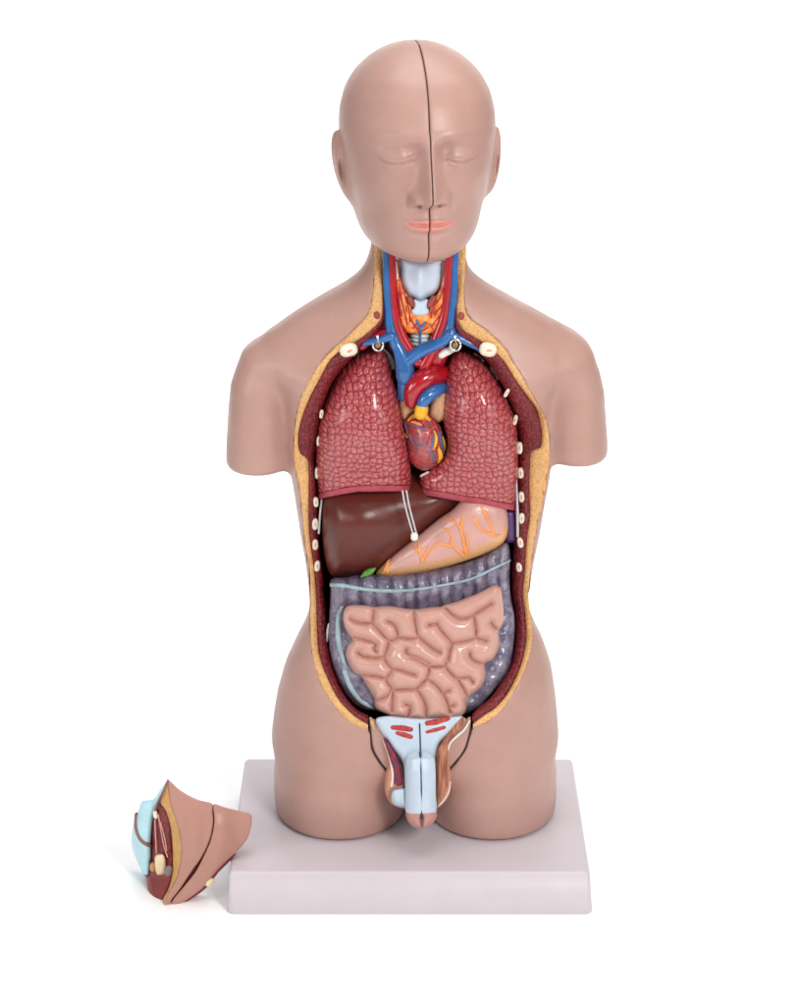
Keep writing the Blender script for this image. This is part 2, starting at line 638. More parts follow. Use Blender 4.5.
# ------------------------------------------------------------------ studio + base
def studio():
    # paper sweep: floor rising into a wall behind
    xs = (-2.0, 2.0)
    prof = [(-4.0, 0.0), (2.2, 0.0)]
    for i in range(1, 13):
        a = math.pi / 2 * i / 12
        prof.append((2.2 + 1.0 * math.sin(a), 1.0 - 1.0 * math.cos(a)))
    prof.append((3.2, 3.2))
    V = [(x, y, z) for (y, z) in prof for x in xs]
    F = [(2 * i, 2 * i + 1, 2 * i + 3, 2 * i + 2) for i in range(len(prof) - 1)]
    o = mesh_obj('floor', V, F, M['studio'], origin=(0, 0, 0))
    o['kind'] = 'structure'


def lamp(name, loc, target, size, power, col=(1, 1, 1), size_y=None):
    l = bpy.data.lights.new(name, 'AREA')
    l.energy = power; l.color = col
    l.shape = 'RECTANGLE'; l.size = size; l.size_y = size_y or size
    o = bpy.data.objects.new(name, l)
    COL.objects.link(o)
    o.location = loc
    o.rotation_euler = (Vector(target) - Vector(loc)).to_track_quat('-Z', 'Y').to_euler()
    o.visible_camera = True
    return o


def lighting():
    w = bpy.data.worlds.new('World'); scene.world = w; w.use_nodes = True
    w.node_tree.nodes['Background'].inputs[0].default_value = (1, 1, 1, 1)
    w.node_tree.nodes['Background'].inputs[1].default_value = 0.19
    tgt = (0, 0, 0.4)
    lamp('softbox_key', (0.95, -1.85, 1.6), tgt, 0.55, 33, (1, 0.985, 0.97))
    lamp('softbox_fill', (-1.1, -1.9, 1.1), tgt, 0.7, 4.5)
    lamp('added_top_light', (0.1, 0.15, 2.3), (0.0, 0.0, 0.0), 1.5, 31)  # added overhead light that lifts the floor and base top to white
    lamp('added_floor_light', (1.05, -0.75, 0.7), (0.3, -0.2, 0.0), 0.5, 2.6)  # added low light, only there to keep the floor white
    lamp('added_floor_light', (-1.1, -0.75, 0.7), (-0.35, -0.2, 0.0), 0.5, 5.5)  # added low light that washes out the shadow beside the loose piece
    lamp('added_wall_light', (-1.3, 1.2, 1.6), (-0.8, 3.2, 0.2), 0.8, 38)  # added light behind the model, turns the paper wall white
    lamp('added_wall_light', (1.3, 1.2, 1.6), (0.8, 3.2, 0.2), 0.8, 38)  # second added light for the other half of the paper wall
    scene.view_settings.view_transform = 'Standard'
    scene.view_settings.look = 'None'
    scene.view_settings.exposure = 0
    scene.view_settings.gamma = 1


def rrect(hx, hy, r, n=8):
    P = []
    for cx, cy, a0 in ((hx - r, hy - r, 0), (-hx + r, hy - r, 90), (-hx + r, -hy + r, 180), (hx - r, -hy + r, 270)):
        for i in range(n + 1):
            a = math.radians(a0 + 90 * i / n)
            P.append((cx + r * math.cos(a), cy + r * math.sin(a)))
    return P


def base_plate():
    rows = [(0.0, 0.0042, 0.004), (0.001, 0.0046, 0.004), (T - 0.004, 0.0012, 0.004)]
    for i in range(0, 7):
        a = math.pi / 2 * i / 6
        rows.append((T - 0.004 + 0.004 * math.sin(a), 0.0010 - 0.004 * (1 - math.cos(a)), 0.004))
    V, F = [], []
    n = None
    for z, off, r in rows:
        P = rrect(0.18 + off, 0.125 + off, max(r + off, 0.004))
        n = len(P)
        V += [(x, y, z) for x, y in P]
    for i in range(len(rows) - 1):
        for k in range(n):
            k2 = (k + 1) % n
            F.append((i * n + k, i * n + k2, (i + 1) * n + k2, (i + 1) * n + k))
    F.append(tuple(range(n))[::-1]); F.append(tuple((len(rows) - 1) * n + k for k in range(n)))
    o = mesh_obj('display_base', V, F, M['base'], origin=(0, 0, 0))
    tag(o, 'flat white rectangular plastic base slab with rounded corners under the torso model', 'base')


# ------------------------------------------------------------------ body
YC = 0.02
TRUNK = np.array([
    (205, 374, 462, 42, 50), (225, 372, 464, 44, 52), (245, 371, 465, 46, 52), (260, 367, 466, 46, 54), (272, 360.5, 470.5, 46, 56), (285, 345, 486, 46, 58),
    (297, 321, 508, 48, 60), (314, 293, 541, 52, 62), (323, 280, 557, 55, 64), (332, 267, 570, 57, 66), (340, 258, 579, 60, 67), (348, 252, 584, 64, 69), (356, 252, 585, 70, 71), (366, 260, 577, 78, 74), (380, 276, 562, 82, 76),
    (400, 284, 553, 86, 78), (440, 289, 551, 88, 80), (471, 291, 550.5, 88, 80), (502, 296, 544.5, 84, 76), (532, 300.6, 539.5, 78, 72),
    (563, 306, 533, 73, 68), (591, 309.4, 529, 70, 66), (606, 310, 528, 70, 66), (620, 306, 533.2, 72, 68), (641, 295, 543.5, 76, 74),
    (666, 285, 550.5, 80, 82), (691, 278.4, 554, 84, 88), (716, 274.4, 556, 86, 90), (740, 273, 557, 86, 90), (800, 273, 557, 84, 90)], float)
LEG_L = np.array([(640, 300, 410, 70, 74), (690, 285, 412, 82, 84), (740, 276.5, 413, 88, 84), (770, 274.2, 411, 88, 82), (790, 274.6, 408, 86, 78),
                  (806, 276.5, 405.5, 84, 74), (820, 277, 405, 84, 74)], float)
LEG_R = np.array([(640, 420, 540, 70, 74), (690, 419, 548, 82, 84), (740, 419, 553.4, 88, 84), (770, 421, 556, 88, 82), (790, 424, 556, 86, 78),
                  (806, 427, 554.5, 84, 74), (820, 427.5, 554, 84, 74)], float)
ARM_L = np.array([(336, 275, 5, 8, 8), (344, 270, 17, 24, 26), (353, 266, 23.5, 33, 35), (366, 262.5, 26, 38, 40), (384, 259, 28.5, 41, 42), (410, 258, 30, 42, 44), (440, 258, 31.6, 42, 44),
                  (470, 258.5, 33, 42, 44), (490, 258.5, 33, 42, 44)], float)
ARM_R = np.array([(326, 556, 5, 8, 8), (334, 560, 15, 22, 24), (344, 565, 21, 30, 32), (356, 568.5, 25, 37, 39), (372, 571, 29, 40, 42), (392, 574.5, 30, 41, 43), (417, 575.5, 30.5, 42, 44),
                  (439, 576.5, 31.2, 42, 44), (463, 576.5, 31.5, 42, 44), (490, 577, 31, 42, 44)], float)


def lut(tab, z, kind):
    zz = at(400, tab[:, 0], YC)[:, 2]
    if kind == 'lr':
        xl = at(tab[:, 1], tab[:, 0], YC)[:, 0]; xr = at(tab[:, 2], tab[:, 0], YC)[:, 0]
        c, a = (xl + xr) / 2, (xr - xl) / 2
    else:
        xc = at(tab[:, 1], tab[:, 0], YC)[:, 0]
        a = at(tab[:, 1] + tab[:, 2], tab[:, 0], YC)[:, 0] - xc
        c = xc
    o = np.argsort(zz)
    zs = zz[o]
    fine = np.linspace(zs[0], zs[-1], 600)
    out = []
    for q in (c, a, tab[:, 3] / 1000, tab[:, 4] / 1000):
        y = np.interp(fine, zs, q[o])
        k = np.hanning(25); k /= k.sum()
        yp = np.pad(y, 12, 'edge')
        y = np.convolve(yp, k, 'valid')
        out.append(np.interp(z, fine, y))
    return out


def column(X, Y, z, tab, kind, n=2.2, yc=YC):
    c, a, bf, bb = lut(tab, z, kind)
    c, a, bf, bb = (q[None, None, :] for q in (c, a, bf, bb))
    dy = Y - yc
    b = np.where(dy < 0, bf, bb)
    q = (np.abs((X - c) / a) ** n + np.abs(dy / b) ** n) ** (1 / n)
    return (q - 1) * np.minimum(a, b)


OPEN_L = np.array([
    (375.5, 226, 383.8, 226, 385, 226), (375.5, 248, 383.8, 248, 385, 248), (375.5, 272, 383.3, 272, 384.5, 272), (373.8, 295, 382.8, 295, 384, 296), (370, 312.5, 382, 317, 384, 319),
    (361, 324, 372.5, 329, 376, 333), (347.5, 337.5, 360, 339, 364, 345), (332.5, 350.5, 345, 348, 352, 358), (322, 362, 330.5, 359.7, 341, 370),
    (314.6, 373.7, 318.5, 381, 331, 385), (302.6, 395.6, 308, 401, 322, 409), (296.9, 417.5, 300, 424, 318, 433), (294.9, 438, 298.2, 441.4, 316.5, 450),
    (294.9, 450, 300.5, 453, 316, 459), (295.3, 461, 306.6, 457.8, 316, 465), (297, 470, 308.6, 469, 316, 475), (300.9, 489, 308.8, 489, 316.5, 492),
    (303.6, 515.7, 308.6, 515, 318, 517), (306.2, 543.6, 310, 540, 319.5, 543), (310.4, 571.4, 313.5, 565, 322, 570), (311.4, 599, 316, 596, 326, 600),
    (311.4, 627, 317, 630, 328, 630), (313, 651, 319, 654, 330, 655), (320, 680, 326.5, 676, 336, 678), (331.3, 700, 337.5, 697.5, 345, 696),
    (345, 717, 350, 711.5, 354, 707), (356, 724.5, 359, 719, 360, 711.5), (368, 729, 368, 724, 368, 715)], float)
OPEN_R = np.array([
    (465, 226, 457.5, 226, 456, 226), (465, 248, 457.5, 248, 456, 248), (463.8, 280, 457, 280, 455.5, 281), (462.8, 297, 456.5, 300, 454.5, 302), (465, 313, 457, 318, 454, 321),
    (472, 322, 463, 330, 457, 335), (482.5, 329, 474, 337, 468, 344), (495, 340, 487, 345.5, 480, 354), (505, 351, 497, 354, 489, 364),
    (510, 360, 505, 363, 494, 371), (521.9, 378, 515, 379, 503, 386), (533.8, 399, 527, 395.5, 511, 404), (543.8, 416.5, 536.5, 409, 516, 422),
    (547.6, 433, 541.5, 429, 518.5, 437), (548.3, 445, 541, 446, 518.5, 450), (548.3, 456, 532, 451.5, 518.5, 458), (547.3, 469, 530.3, 465, 517, 468),
    (545.2, 485, 529.5, 485, 516.5, 487), (541.5, 505, 530, 507, 516, 508), (536.8, 520, 529.5, 521, 515, 523), (534.3, 536, 527, 538, 514, 541),
    (530, 566, 524.8, 569, 511.5, 570), (527.4, 596, 522.6, 595, 512, 598), (530.8, 622, 525.6, 618, 514.5, 616), (531, 640, 526, 640, 515, 638),
    (526.5, 662, 521, 664, 511, 663), (515, 688, 510, 689, 501, 682), (501, 709.5, 497, 706, 491, 697), (488, 720, 484, 715, 480, 706), (473, 727.5, 473, 723.5, 472, 714)], float)
SEAM_L = [(368, 729), (370, 733), (372, 748.7), (378, 760), (386, 770), (398, 780)]
SEAM_R = [(440, 780), (451, 768), (464, 752), (469.7, 736), (471.5, 728)]
DEPTH = {}


def body_depth(u, v):
    """depth (m) of the uncut body's front face seen at (u, v)"""
    g, u0, v0, st = DEPTH['g'], DEPTH['u0'], DEPTH['v0'], DEPTH['st']
    a = np.clip((np.asarray(u, float) - u0) / st, 0, g.shape[0] - 1.001)
    b = np.clip((np.asarray(v, float) - v0) / st, 0, g.shape[1] - 1.001)
    i, j = a.astype(int), b.astype(int); fa, fb = a - i, b - j
    return (g[i, j] * (1 - fa) * (1 - fb) + g[i + 1, j] * fa * (1 - fb) + g[i, j + 1] * (1 - fa) * fb + g[i + 1, j + 1] * fa * fb)


def torso():
    root = thing('anatomical_torso', 'skin-coloured limbless plastic torso model cut open at the front, standing on the white base', 'anatomical model', (0, 0.02, T))
    h = 0.0022
    xs = np.arange(-0.205, 0.206, h); ys = np.arange(-0.085, 0.125, h)
    ztop = float(at(420, 214, YC)[2])
    zs = np.arange(T - 3 * h, ztop + 3 * h, h)
    X = xs[:, None, None].astype(np.float32); Y = ys[None, :, None].astype(np.float32); Z = zs[None, None, :].astype(np.float32)
    # chest relief: collar bones, breast muscle, groin lines
    zc = lambda v, y=-0.03: float(at(400, v, y)[2])
    tr = column(X, Y, zs, TRUNK, 'lr', 2.25)
    zg = zc(775)
    tr = smax(tr, (zg - Z) + 0 * tr, 0.03)
    f = tr
    legs = np.minimum(column(X, Y, zs, LEG_L, 'lr', 2.1), column(X, Y, zs, LEG_R, 'lr', 2.1))
    zl = zc(668)
    legs = smax(legs, (Z - zl) + 0 * legs, 0.03)
    f = smin(f, legs, 0.012)
    f = smax(f, (T + 0.0010 - Z) + 0 * f, 0.005)
    for tab, vb in ((ARM_L, 466), (ARM_R, 457)):
        a = column(X, Y, zs, tab, 'c', 2.1, YC + 0.004)
        vtop = tab[0, 0]
        a = smax(a, (Z - float(at(400, vtop, YC)[2])) + 0 * a, 0.02)
        zb = float(at(400, vb, YC)[2])
        a = smax(a, (zb - Z) + 0 * a, 0.009)
        f = smin(f, a, 0.011)
    f = smax(f, (Z - ztop) + 0 * f, 0.002)
    # sampling of the uncut front
    V0, Q0 = surface_nets(np.ascontiguousarray(f[::2, ::2, ::2]))
    W0 = np.stack([xs[0] + V0[:, 0] * 2 * h, ys[0] + V0[:, 1] * 2 * h, zs[0] + V0[:, 2] * 2 * h], 1)
    bv = BVHTree.FromPolygons([Vector(p) for p in W0], Q0.tolist())
    st = 4.0
    us = np.arange(270, 562, st); vs = np.arange(236, 844, st)
    g = np.full((len(us), len(vs)), np.nan)
    for i, u in enumerate(us):
        for j, v in enumerate(vs):
            p = hit(bv, u, v)
            if p is not None: g[i, j] = min(p.y, YC)
    g = np.where(np.isnan(g), YC, g)
    for _ in range(2):
        gp = np.pad(g, 1, 'edge')
        g = (gp[:-2, 1:-1] + gp[2:, 1:-1] + gp[1:-1, :-2] + gp[1:-1, 2:] + 2 * g) / 6
    DEPTH.update(g=g, u0=us[0], v0=vs[0], st=st)
    # front opening
    outer = [tuple(r[:2]) for r in OPEN_L] + SEAM_L[1:] + SEAM_R[:-1] + [tuple(r[:2]) for r in OPEN_R[::-1]]
    outer = [(375.5, 222)] + outer + [(465, 222)]
    pu, pv = proj(X, Y, Z)
    pu = np.broadcast_to(pu, f.shape); pv = np.broadcast_to(pv, f.shape)
    near = (Y < YC + 0.05) & (pu > 285) & (pu < 560) & (pv > 220) & (pv < 790)
    sd = np.full(f.shape, -0.05, np.float32)
    I = np.nonzero(near)
    sd[I] = poly_sd(pu[I].astype(float), pv[I].astype(float), outer) * 0.001
    cut = np.minimum(sd, (YC + 0.035 - Y) + 0 * f)       # >0 inside the cut
    cut = np.where((Y > YC) & (cut > 0), np.minimum(cut, -f - 0.007), cut)
    body = np.maximum(f, cut)
    Vb, Qb = surface_nets(body.astype(np.float32))
    Vb = relax(Vb, Qb, 1, 0.4)
    W = np.stack([xs[0] + Vb[:, 0] * h, ys[0] + Vb[:, 1] * h, zs[0] + Vb[:, 2] * h], 1)
    C = W[Qb].mean(1)
    cu, cv = proj(C[:, 0], C[:, 1], C[:, 2])
    dd = poly_sd(cu, cv, outer)
    mid = ((dd > 0.2) & (C[:, 1] < YC + 0.045)).astype(int)
    mesh_obj('skin_shell', W, Qb, M['skin'], root, mats=[M['skin'], M['cavity']], midx=mid)
    # rims
    strips = []
    for tab, s in ((OPEN_L, 1), (OPEN_R, -1)):
        t = catmull(tab, 6)
        n = len(t)
        yb = body_depth(t[:, 0], t[:, 1])
        k = np.hanning(15); k /= k.sum()
        yb = np.convolve(np.pad(yb, 7, 'edge'), k, 'valid')
        strips.append((t, yb, s))
    for nm, mat, cols in (('fat_layer', M['fat'], [(-1.2, 0.0006, 0), (-0.3, -0.0012, 0), (0.35, -0.0012, 0), (0.75, -0.0002, 0), (1.0, 0.0015, 0), (1.12, 0.006, 0)]),
                          ('muscle_layer', M['muscle'], [(0.0, 0.002, 1), (0.12, -0.0002, 1), (0.4, 0.0002, 1), (0.7, 0.003, 1), (0.92, 0.008, 1), (1.0, 0.016, 1), (1.02, 0.06, 1)])):
        for t, yb, s in strips:
            V, F = [], []
            for i in range(len(t)):
                a, b, c = t[i, 0:2], t[i, 2:4], t[i, 4:6]
                for q, dy, which in cols:
                    if which == 0:
                        w = np.linalg.norm(b - a) + 1e-6
                        p = a + (b - a) * (q if q >= 0 else q / w)
                    else:
                        p = b + (c - b) * q
                    V.append((p[0], p[1], min(yb[i] + dy, max(YC + 0.012, yb[i] + min(dy, 0.004)))))
            m = len(cols)
            for i in range(len(t) - 1):
                for j in range(m - 1):
                    fc = (i * m + j, (i + 1) * m + j, (i + 1) * m + j + 1, i * m + j + 1)
                    F.append(fc if s > 0 else fc[::-1])
            V = np.array(V)
            o = mesh_obj(nm, at(V[:, 0], V[:, 1], V[:, 2]), F, mat, root)
    return root, strips


def rim_y(strips, u, v):
    best = None
    for t, yb, s in strips:
        for c in (0, 2, 4):
            d = (t[:, c] - u) ** 2 + (t[:, c + 1] - v) ** 2
            i = d.argmin()
            if best is None or d[i] < best[0]: best = (d[i], yb[i])
    return float(best[1])


def torso_details(root, strips):
    # rib ends showing in the cut wall
    ribs = [(321.4, 414, 2.0, 4.6, -8), (318.4, 441, 1.9, 5.2, -4), (316.8, 473, 2.0, 6.0, 0), (315.8, 502, 2.7, 5.2, 4), (315, 524, 3.2, 6, 0), (315.2, 544.5, 3.1, 5.5, 0), (317, 566, 3.0, 5.8, -4),
            (506.6, 393, 2.0, 4.8, -30), (515, 420, 2.4, 5.4, -14), (519.5, 448, 3.1, 6.2, 0), (520.5, 473, 3.2, 5.6, 4), (521.3, 497, 3.3, 5.6, 4), (521.7, 518.5, 3.2, 5.6, 0), (520.3, 542.5, 3.2, 5.6, 10), (519, 567, 3.3, 5.2, 4)]
    for u, v, a, b, ang in ribs:
        y = rim_y(strips, u, v) + 0.0028
        o = ellipsoid('rib', u, v, y, a, b, 0.005, M['bone'], root, ang, p=2.6)
        ellipsoid('marrow', u + 0.2, v + 0.2, y - 0.0042, a * 0.35, b * 0.5, 0.0013, M['marrow'], o, ang)
    for u, v, a, b, ang in ((348.5, 350, 9.2, 6.8, 14), (488, 349.6, 8.8, 7.2, -12)):
        y = rim_y(strips, u, v) - 0.001
        o = ellipsoid('collarbone', u, v, y, a, b, 0.006, M['bone'], root, ang, p=2.5)
        ellipsoid('marrow', u + 1, v + 1, y - 0.0052, 3.4, 1.6, 0.0012, M['marrow'], o, ang + 10)
    for u, v in ((377, 315.2), (461.3, 316)):
        y = rim_y(strips, u, v)
        o = ellipsoid('neck_muscle_stump', u, v, y - 0.0012, 3.2, 4.0, 0.003, M['crico'], root, 15)
    YN = -0.012      # depth of the neck contents
    # neck bed behind the vessels
    pillow('neck_bed', [(379, 240), (461, 240), (460, 300), (470, 335), (478, 352), (452, 372), (420, 380), (395, 372), (358, 350), (372, 330), (381, 310)], 0.018, M['inner_red'], root, R=6, Hd=0.006, B=0.012, hp=1.6, hy=0.002)
    # voice box
    def lar(U, V, d):
        c = np.abs(U - 420.5)
        return 0.011 * np.exp(-(c / 9.0) ** 1.6) * np.exp(-((V - 276) / 16) ** 2) + 0.003 * (1 - (c / 24) ** 2)
    pillow('thyroid_cartilage', [(399.5, 257), (420, 262), (443, 258), (443, 268), (442.5, 280), (439, 289), (433, 295), (427, 298), (420.5, 302), (414, 299), (408, 296), (403.5, 289), (400.5, 280), (399.5, 268)], YN + 0.002, M['cart'], root, R=6, Hd=0.007, B=0.014, disp=lar, hp=1.0)
    pillow('hyoid_membrane', [(392, 244), (452, 244), (449, 261), (440, 268), (430, 272), (420, 275), (411, 271), (400, 267), (394, 260)], YN + 0.005, M['hyoid'], root, R=5, Hd=0.005, B=0.01, hp=1.0, disp=lambda U, V, d: 0.004 * np.exp(-((U - 420) / 9) ** 2))
    pillow('cricoid_ring', [(413.5, 299), (420, 301), (428, 299), (427, 306.5), (429, 310), (428, 314), (420.5, 316), (412.5, 314), (411.6, 310), (414.4, 306.5)], YN - 0.0085, M['cart'], root, R=3, Hd=0.004, B=0.012, hp=0.9)
    ellipsoid('cricothyroid_muscle', 410.8, 301.4, YN - 0.006, 3.2, 6.4, 0.004, M['crico'], root, 32)
    ellipsoid('cricothyroid_muscle', 431.6, 301.6, YN - 0.006, 3.3, 7.2, 0.004, M['crico'], root, -30)
    th = pillow('thyroid_gland', [(396, 276), (401, 281), (404, 290), (409, 297), (412, 305), (414, 312), (427, 312), (430, 305), (436, 296), (440, 289), (443, 280), (446.5, 275), (447, 290), (446, 305), (443, 318), (438, 331), (428, 334), (414, 334), (406, 332), (400, 322), (397, 308), (395.5, 292)],
                YN - 0.0065, M['thyroid'], root, R=5, Hd=0.007, B=0.014, hp=0.9)
    bv = bvh_of(th)
    for p in ([(399.5, 278), (400, 290), (402, 302), (404.5, 312), (407.5, 325)], [(398, 292), (399.5, 305), (401.5, 316)], [(402, 286), (405.5, 298), (409, 310), (410, 322)], [(443, 288), (440, 298), (433, 308), (431, 318)], [(445, 300), (440, 308), (434, 314)], [(444, 312), (438, 318), (432, 326)], [(410, 318), (415, 326), (420, 331), (428, 328)], [(413, 328), (418, 322)]):
        tube('thyroid_artery', drape(bv, p, 0.0003), [0.0010, 0.0006], M['red'], th, 7)
    for p in ([(399, 300), (400.5, 307)], [(401, 310), (402.5, 316)], [(412, 320), (413.5, 325)], [(406, 306), (407, 312)], [(437, 310), (435, 316)], [(430, 324), (433, 329)]):
        tube('thyroid_crease', drape(bv, p, 0.0001), [0.0006, 0.0009, 0.0005], M['crico'], th, 7)
    for p in ([(417, 320.5), (418.4, 324), (420.2, 328.5)], [(425.5, 322.5), (423, 325.5), (420.2, 328.5)], [(420.2, 327.5), (420, 334), (420, 342), (419.8, 353)]):
        tube('thyroid_vein', drape(bv, p, 0.0006, default=YN), 0.0012, M['blue'], th, 7)
    # windpipe with rings
    w = tube('trachea', upx([(421, 318), (421, 335), (420, 362)], YN + 0.011), 0.0105, M['cart'], root, 18)
    for v in (331, 335, 339, 343, 347, 351):
        u = 421
        P = [at(u + 10.8 * math.sin(a), v + 1.5 * math.cos(a), YN + 0.011 - 0.0112 * math.cos(a)) for a in np.linspace(-1.4, 1.4, 15)]
        tube('trachea_ring', P, 0.0015, M['hyoid'], w, 8)
    # throat side slips, white + red
    for p, m_, r in (([(395.5, 262), (397, 276), (399, 290)], 'bone', 0.0016), ([(446.5, 262), (445.5, 274), (443.5, 286)], 'bone', 0.0016), ([(397.8, 262), (398.6, 276), (401, 290), (405, 304)], 'crico', 0.0011), ([(444, 262), (443.4, 276), (441, 290)], 'crico', 0.0010), ([(394, 259.5), (400, 263)], 'red', 0.0012), ([(448.5, 259.5), (443, 263)], 'red', 0.0012)):
        tube('neck_muscle_slip', upx(p, YN - 0.003), r, M[m_], root, 7)
    # arteries
    car = tube('carotid_artery', upx([(390.2, 240), (391.6, 265), (392.4, 285), (393.8, 305), (397, 323), (402.5, 338), (411, 352), (418, 362)], YN - 0.004), [0.0042, 0.0046, 0.005, 0.0056, 0.006], M['red'], root, 14)
    tube('carotid_artery', upx([(451.5, 240), (449.4, 265), (448, 285), (446, 305), (443, 320), (438.6, 333), (432, 350), (424, 366)], YN - 0.004), [0.0042, 0.0046, 0.005, 0.0058, 0.0065], M['red'], root, 14)
    # great vessel stump above the heart
    pillow('aortic_arch', [(412, 362), (424, 352), (436, 344), (446, 338), (449, 350), (444, 366), (436, 368.5), (420, 369.5), (413, 371)], YN - 0.004, M['red'], root, R=8, Hd=0.010, B=0.012, hp=1.0)
    # veins
    tube('jugular_vein', upx([(385, 243), (386.2, 262), (387, 285), (387.8, 305), (389.8, 325), (394, 340), (401, 354)], YN - 0.006), [0.0030, 0.0034, 0.0038, 0.0046, 0.0055, 0.0062], M['blue'], root, 14)
    tube('jugular_vein', upx([(456, 246), (455, 265), (453.8, 290), (452, 312), (449, 330), (441, 341)], YN - 0.006), [0.0030, 0.0034, 0.004, 0.0046, 0.0052], M['blue'], root, 14)
    tube('brachiocephalic_vein', upx([(451, 332), (444, 340), (432, 346), (419, 352), (408, 360)], YN - 0.008), [0.0054, 0.0056, 0.006, 0.0064, 0.007], M['blue'], root, 14)
    tube('vena_cava', upx([(396, 343), (400, 352), (403.6, 362), (404.8, 370), (404.8, 376.5)], YN - 0.007), [0.0045, 0.0066, 0.0086, 0.0093, 0.0090], M['blue'], root, 18)
    tube('subclavian_vein', upx([(391, 336), (381, 339.5), (371, 341.5), (364, 343)], YN - 0.009), [0.0052, 0.0038, 0.0036, 0.0034], M['blue'], root, 12)
    tube('subclavian_vein', upx([(450, 334), (459, 338), (469, 343), (480, 348)], YN - 0.009), [0.0052, 0.004, 0.0036, 0.0034], M['blue'], root, 12)
    tube('subclavian_artery', upx([(389, 331), (380, 334), (371, 339), (362, 346)], YN - 0.003), 0.0044, M['red'], root, 12)
    tube('subclavian_artery', upx([(455, 328), (464, 334), (474, 340), (484, 347)], YN - 0.005), [0.003, 0.0042, 0.0044], M['red'], root, 12)
    tube('subclavius_muscle', upx([(457, 318), (461, 327), (465, 339)], YN - 0.009), [0.002, 0.0034, 0.0028], M['marrow'], root, 12)


def eye_hook(u, v, y, label):
    root = thing('eye_hook', label, 'hook', tuple(at(u, v, y)))
    P = [at(u + 5.2 * math.cos(a), v - 5.6 * math.sin(a), y - 0.001) for a in np.linspace(0, 2 * math.pi, 25)]
    tube('ring', P, 0.0012, M['metal'], root, 8, cap=False)
    tube('screw_pin', [at(u, v - 4, y - 0.002), at(u - 0.5, v - 9, y - 0.001)], 0.0013, M['metal'], root, 8)
    ellipsoid('screw_head', u, v, y, 3.6, 3.6, 0.003, M['brass'], root)


# ------------------------------------------------------------------ head
HYAW = math.radians(7.2)
HY = 0.008
HTAB = np.array([(41.0, 4, 4, 6), (43.0, 17, 18, 24), (46, 27, 29, 37), (50, 36, 40, 48), (58, 48.5, 56, 62), (72, 62.5, 74, 78), (89, 72, 86, 90), (108, 76.8, 93, 97), (125, 77.6, 95, 99),
                 (145, 76, 95, 97), (165, 73, 95, 92), (185, 69, 94, 84), (200, 64.8, 92.5, 74), (215, 61.5, 91, 62), (226, 57.5, 89, 52), (235, 51.5, 86, 42), (241, 42.5, 82, 30), (245.5, 28, 76, 12), (247.5, 8, 62, 2)], float)


def face_disp(x, V):
    """outward relief of the face (mm) at local x (mm) and frontal photo row V"""
    ax = np.abs(x)
    g = lambda a, s: np.exp(-(a / s) ** 2)
    D = 3.4 * g(V - (142 - 3.5 * g(ax - 30, 16)), 7.5) * g(ax - 28, 24)          # brow
    D += 1.2 * g(V - 143, 9) * g(ax, 11)
    D -= 6.4 * g(ax - 27, 17) * g(V - 157, 10.5)                                     # sockets
    D -= 4.2 * g(ax - 15, 7.5) * g(V - 155, 10)
    rr = ((ax - 32.0) / 19.5) ** 2 + ((V - 161) / 12.0) ** 2
    D += 6.6 * np.exp(-rr ** 1.35 * 1.15)                                          # eyeball under the lid
    vc = 161.2 + 4.2 * np.clip(1 - ((ax - 32.0) / 18) ** 2, -0.3, 1)
    m = np.clip((19.5 - np.abs(ax - 32.0)) / 5, 0, 1)
    D -= 2.1 * np.exp(-((V - vc) / 1.0) ** 2) * m
    D += 0.8 * np.exp(-((V - vc + 2.4) / 1.5) ** 2) * m + 0.5 * np.exp(-((V - vc - 2.4) / 1.4) ** 2) * m
    D -= 0.4 * np.exp(-((V - vc - 5.6) / 1.8) ** 2) * m
    D -= 0.7 * np.exp(-((V - (150.0 + 0.010 * (ax - 33) ** 2)) / 1.5) ** 2) * np.clip((17 - np.abs(ax - 32)) / 6, 0, 1)
    # nose
    hV = np.interp(V, [134, 142, 150, 158, 168, 180, 190, 196.5, 200.5, 204, 207, 210], [0, 3.0, 6.6, 10.2, 14.4, 19.4, 23.0, 24.4, 22.5, 14, 4.5, 0])
    wV = np.interp(V, [138, 150, 165, 185, 196, 204, 210], [12, 8.0, 7.8, 9.4, 11.8, 12.5, 11.5])
    D += hV * np.exp(-np.abs(x / wV) ** 1.9)
    D += 7.6 * g(ax - 15.0, 5.4) * g(V - 199.5, 6.0)
    D -= 1.6 * g(ax - 21.5, 3.0) * g(V - 199, 6)
    D -= 7.5 * g(ax - 9.0, 4.0) * g(V - 205.3, 2.2)                              # nostrils
    D -= 1.3 * g(ax - 23, 3.2) * g(V - 202, 8)
    # mouth
    xm = x - 1.2
    am = np.abs(xm)
    D += 4.6 * g(x, 27) * g(V - 221, 13)
    lm = np.sqrt(np.clip(1 - (xm / 25.0) ** 2, 0, 1))
    bow = 217.4 + 1.2 * g(xm, 3.5) + 3.0 * (am / 25) ** 2
    D += 2.3 * lm * g(V - (bow + 2.2), 2.4)
    vl = 222.6 - 0.7 * g(xm, 4) - 1.4 * (am / 25) ** 2
    D -= 3.4 * g(V - vl, 1.0) * np.clip((25.5 - am) / 5, 0, 1)
    D += 3.4 * lm * g(V - 226.2, 2.7) * np.clip(1.25 - am / 30, 0, 1)
    D -= 3.0 * g(x, 17) * g(V - 233, 3.6)
    D -= 1.3 * g(x, 2.6) * g(V - 212.5, 3.2)
    D -= 1.0 * g(am - 27.5, 4) * g(V - 222.5, 5)
    D += 4.5 * g(x, 17) * g(V - 249, 8.5)                                         # chin
    D += 2.6 * g(ax - 43, 15) * g(V - 184, 14)                                    # cheek bones
    D -= 2.0 * g(ax - 50, 14) * g(V - 214, 14)
    return D


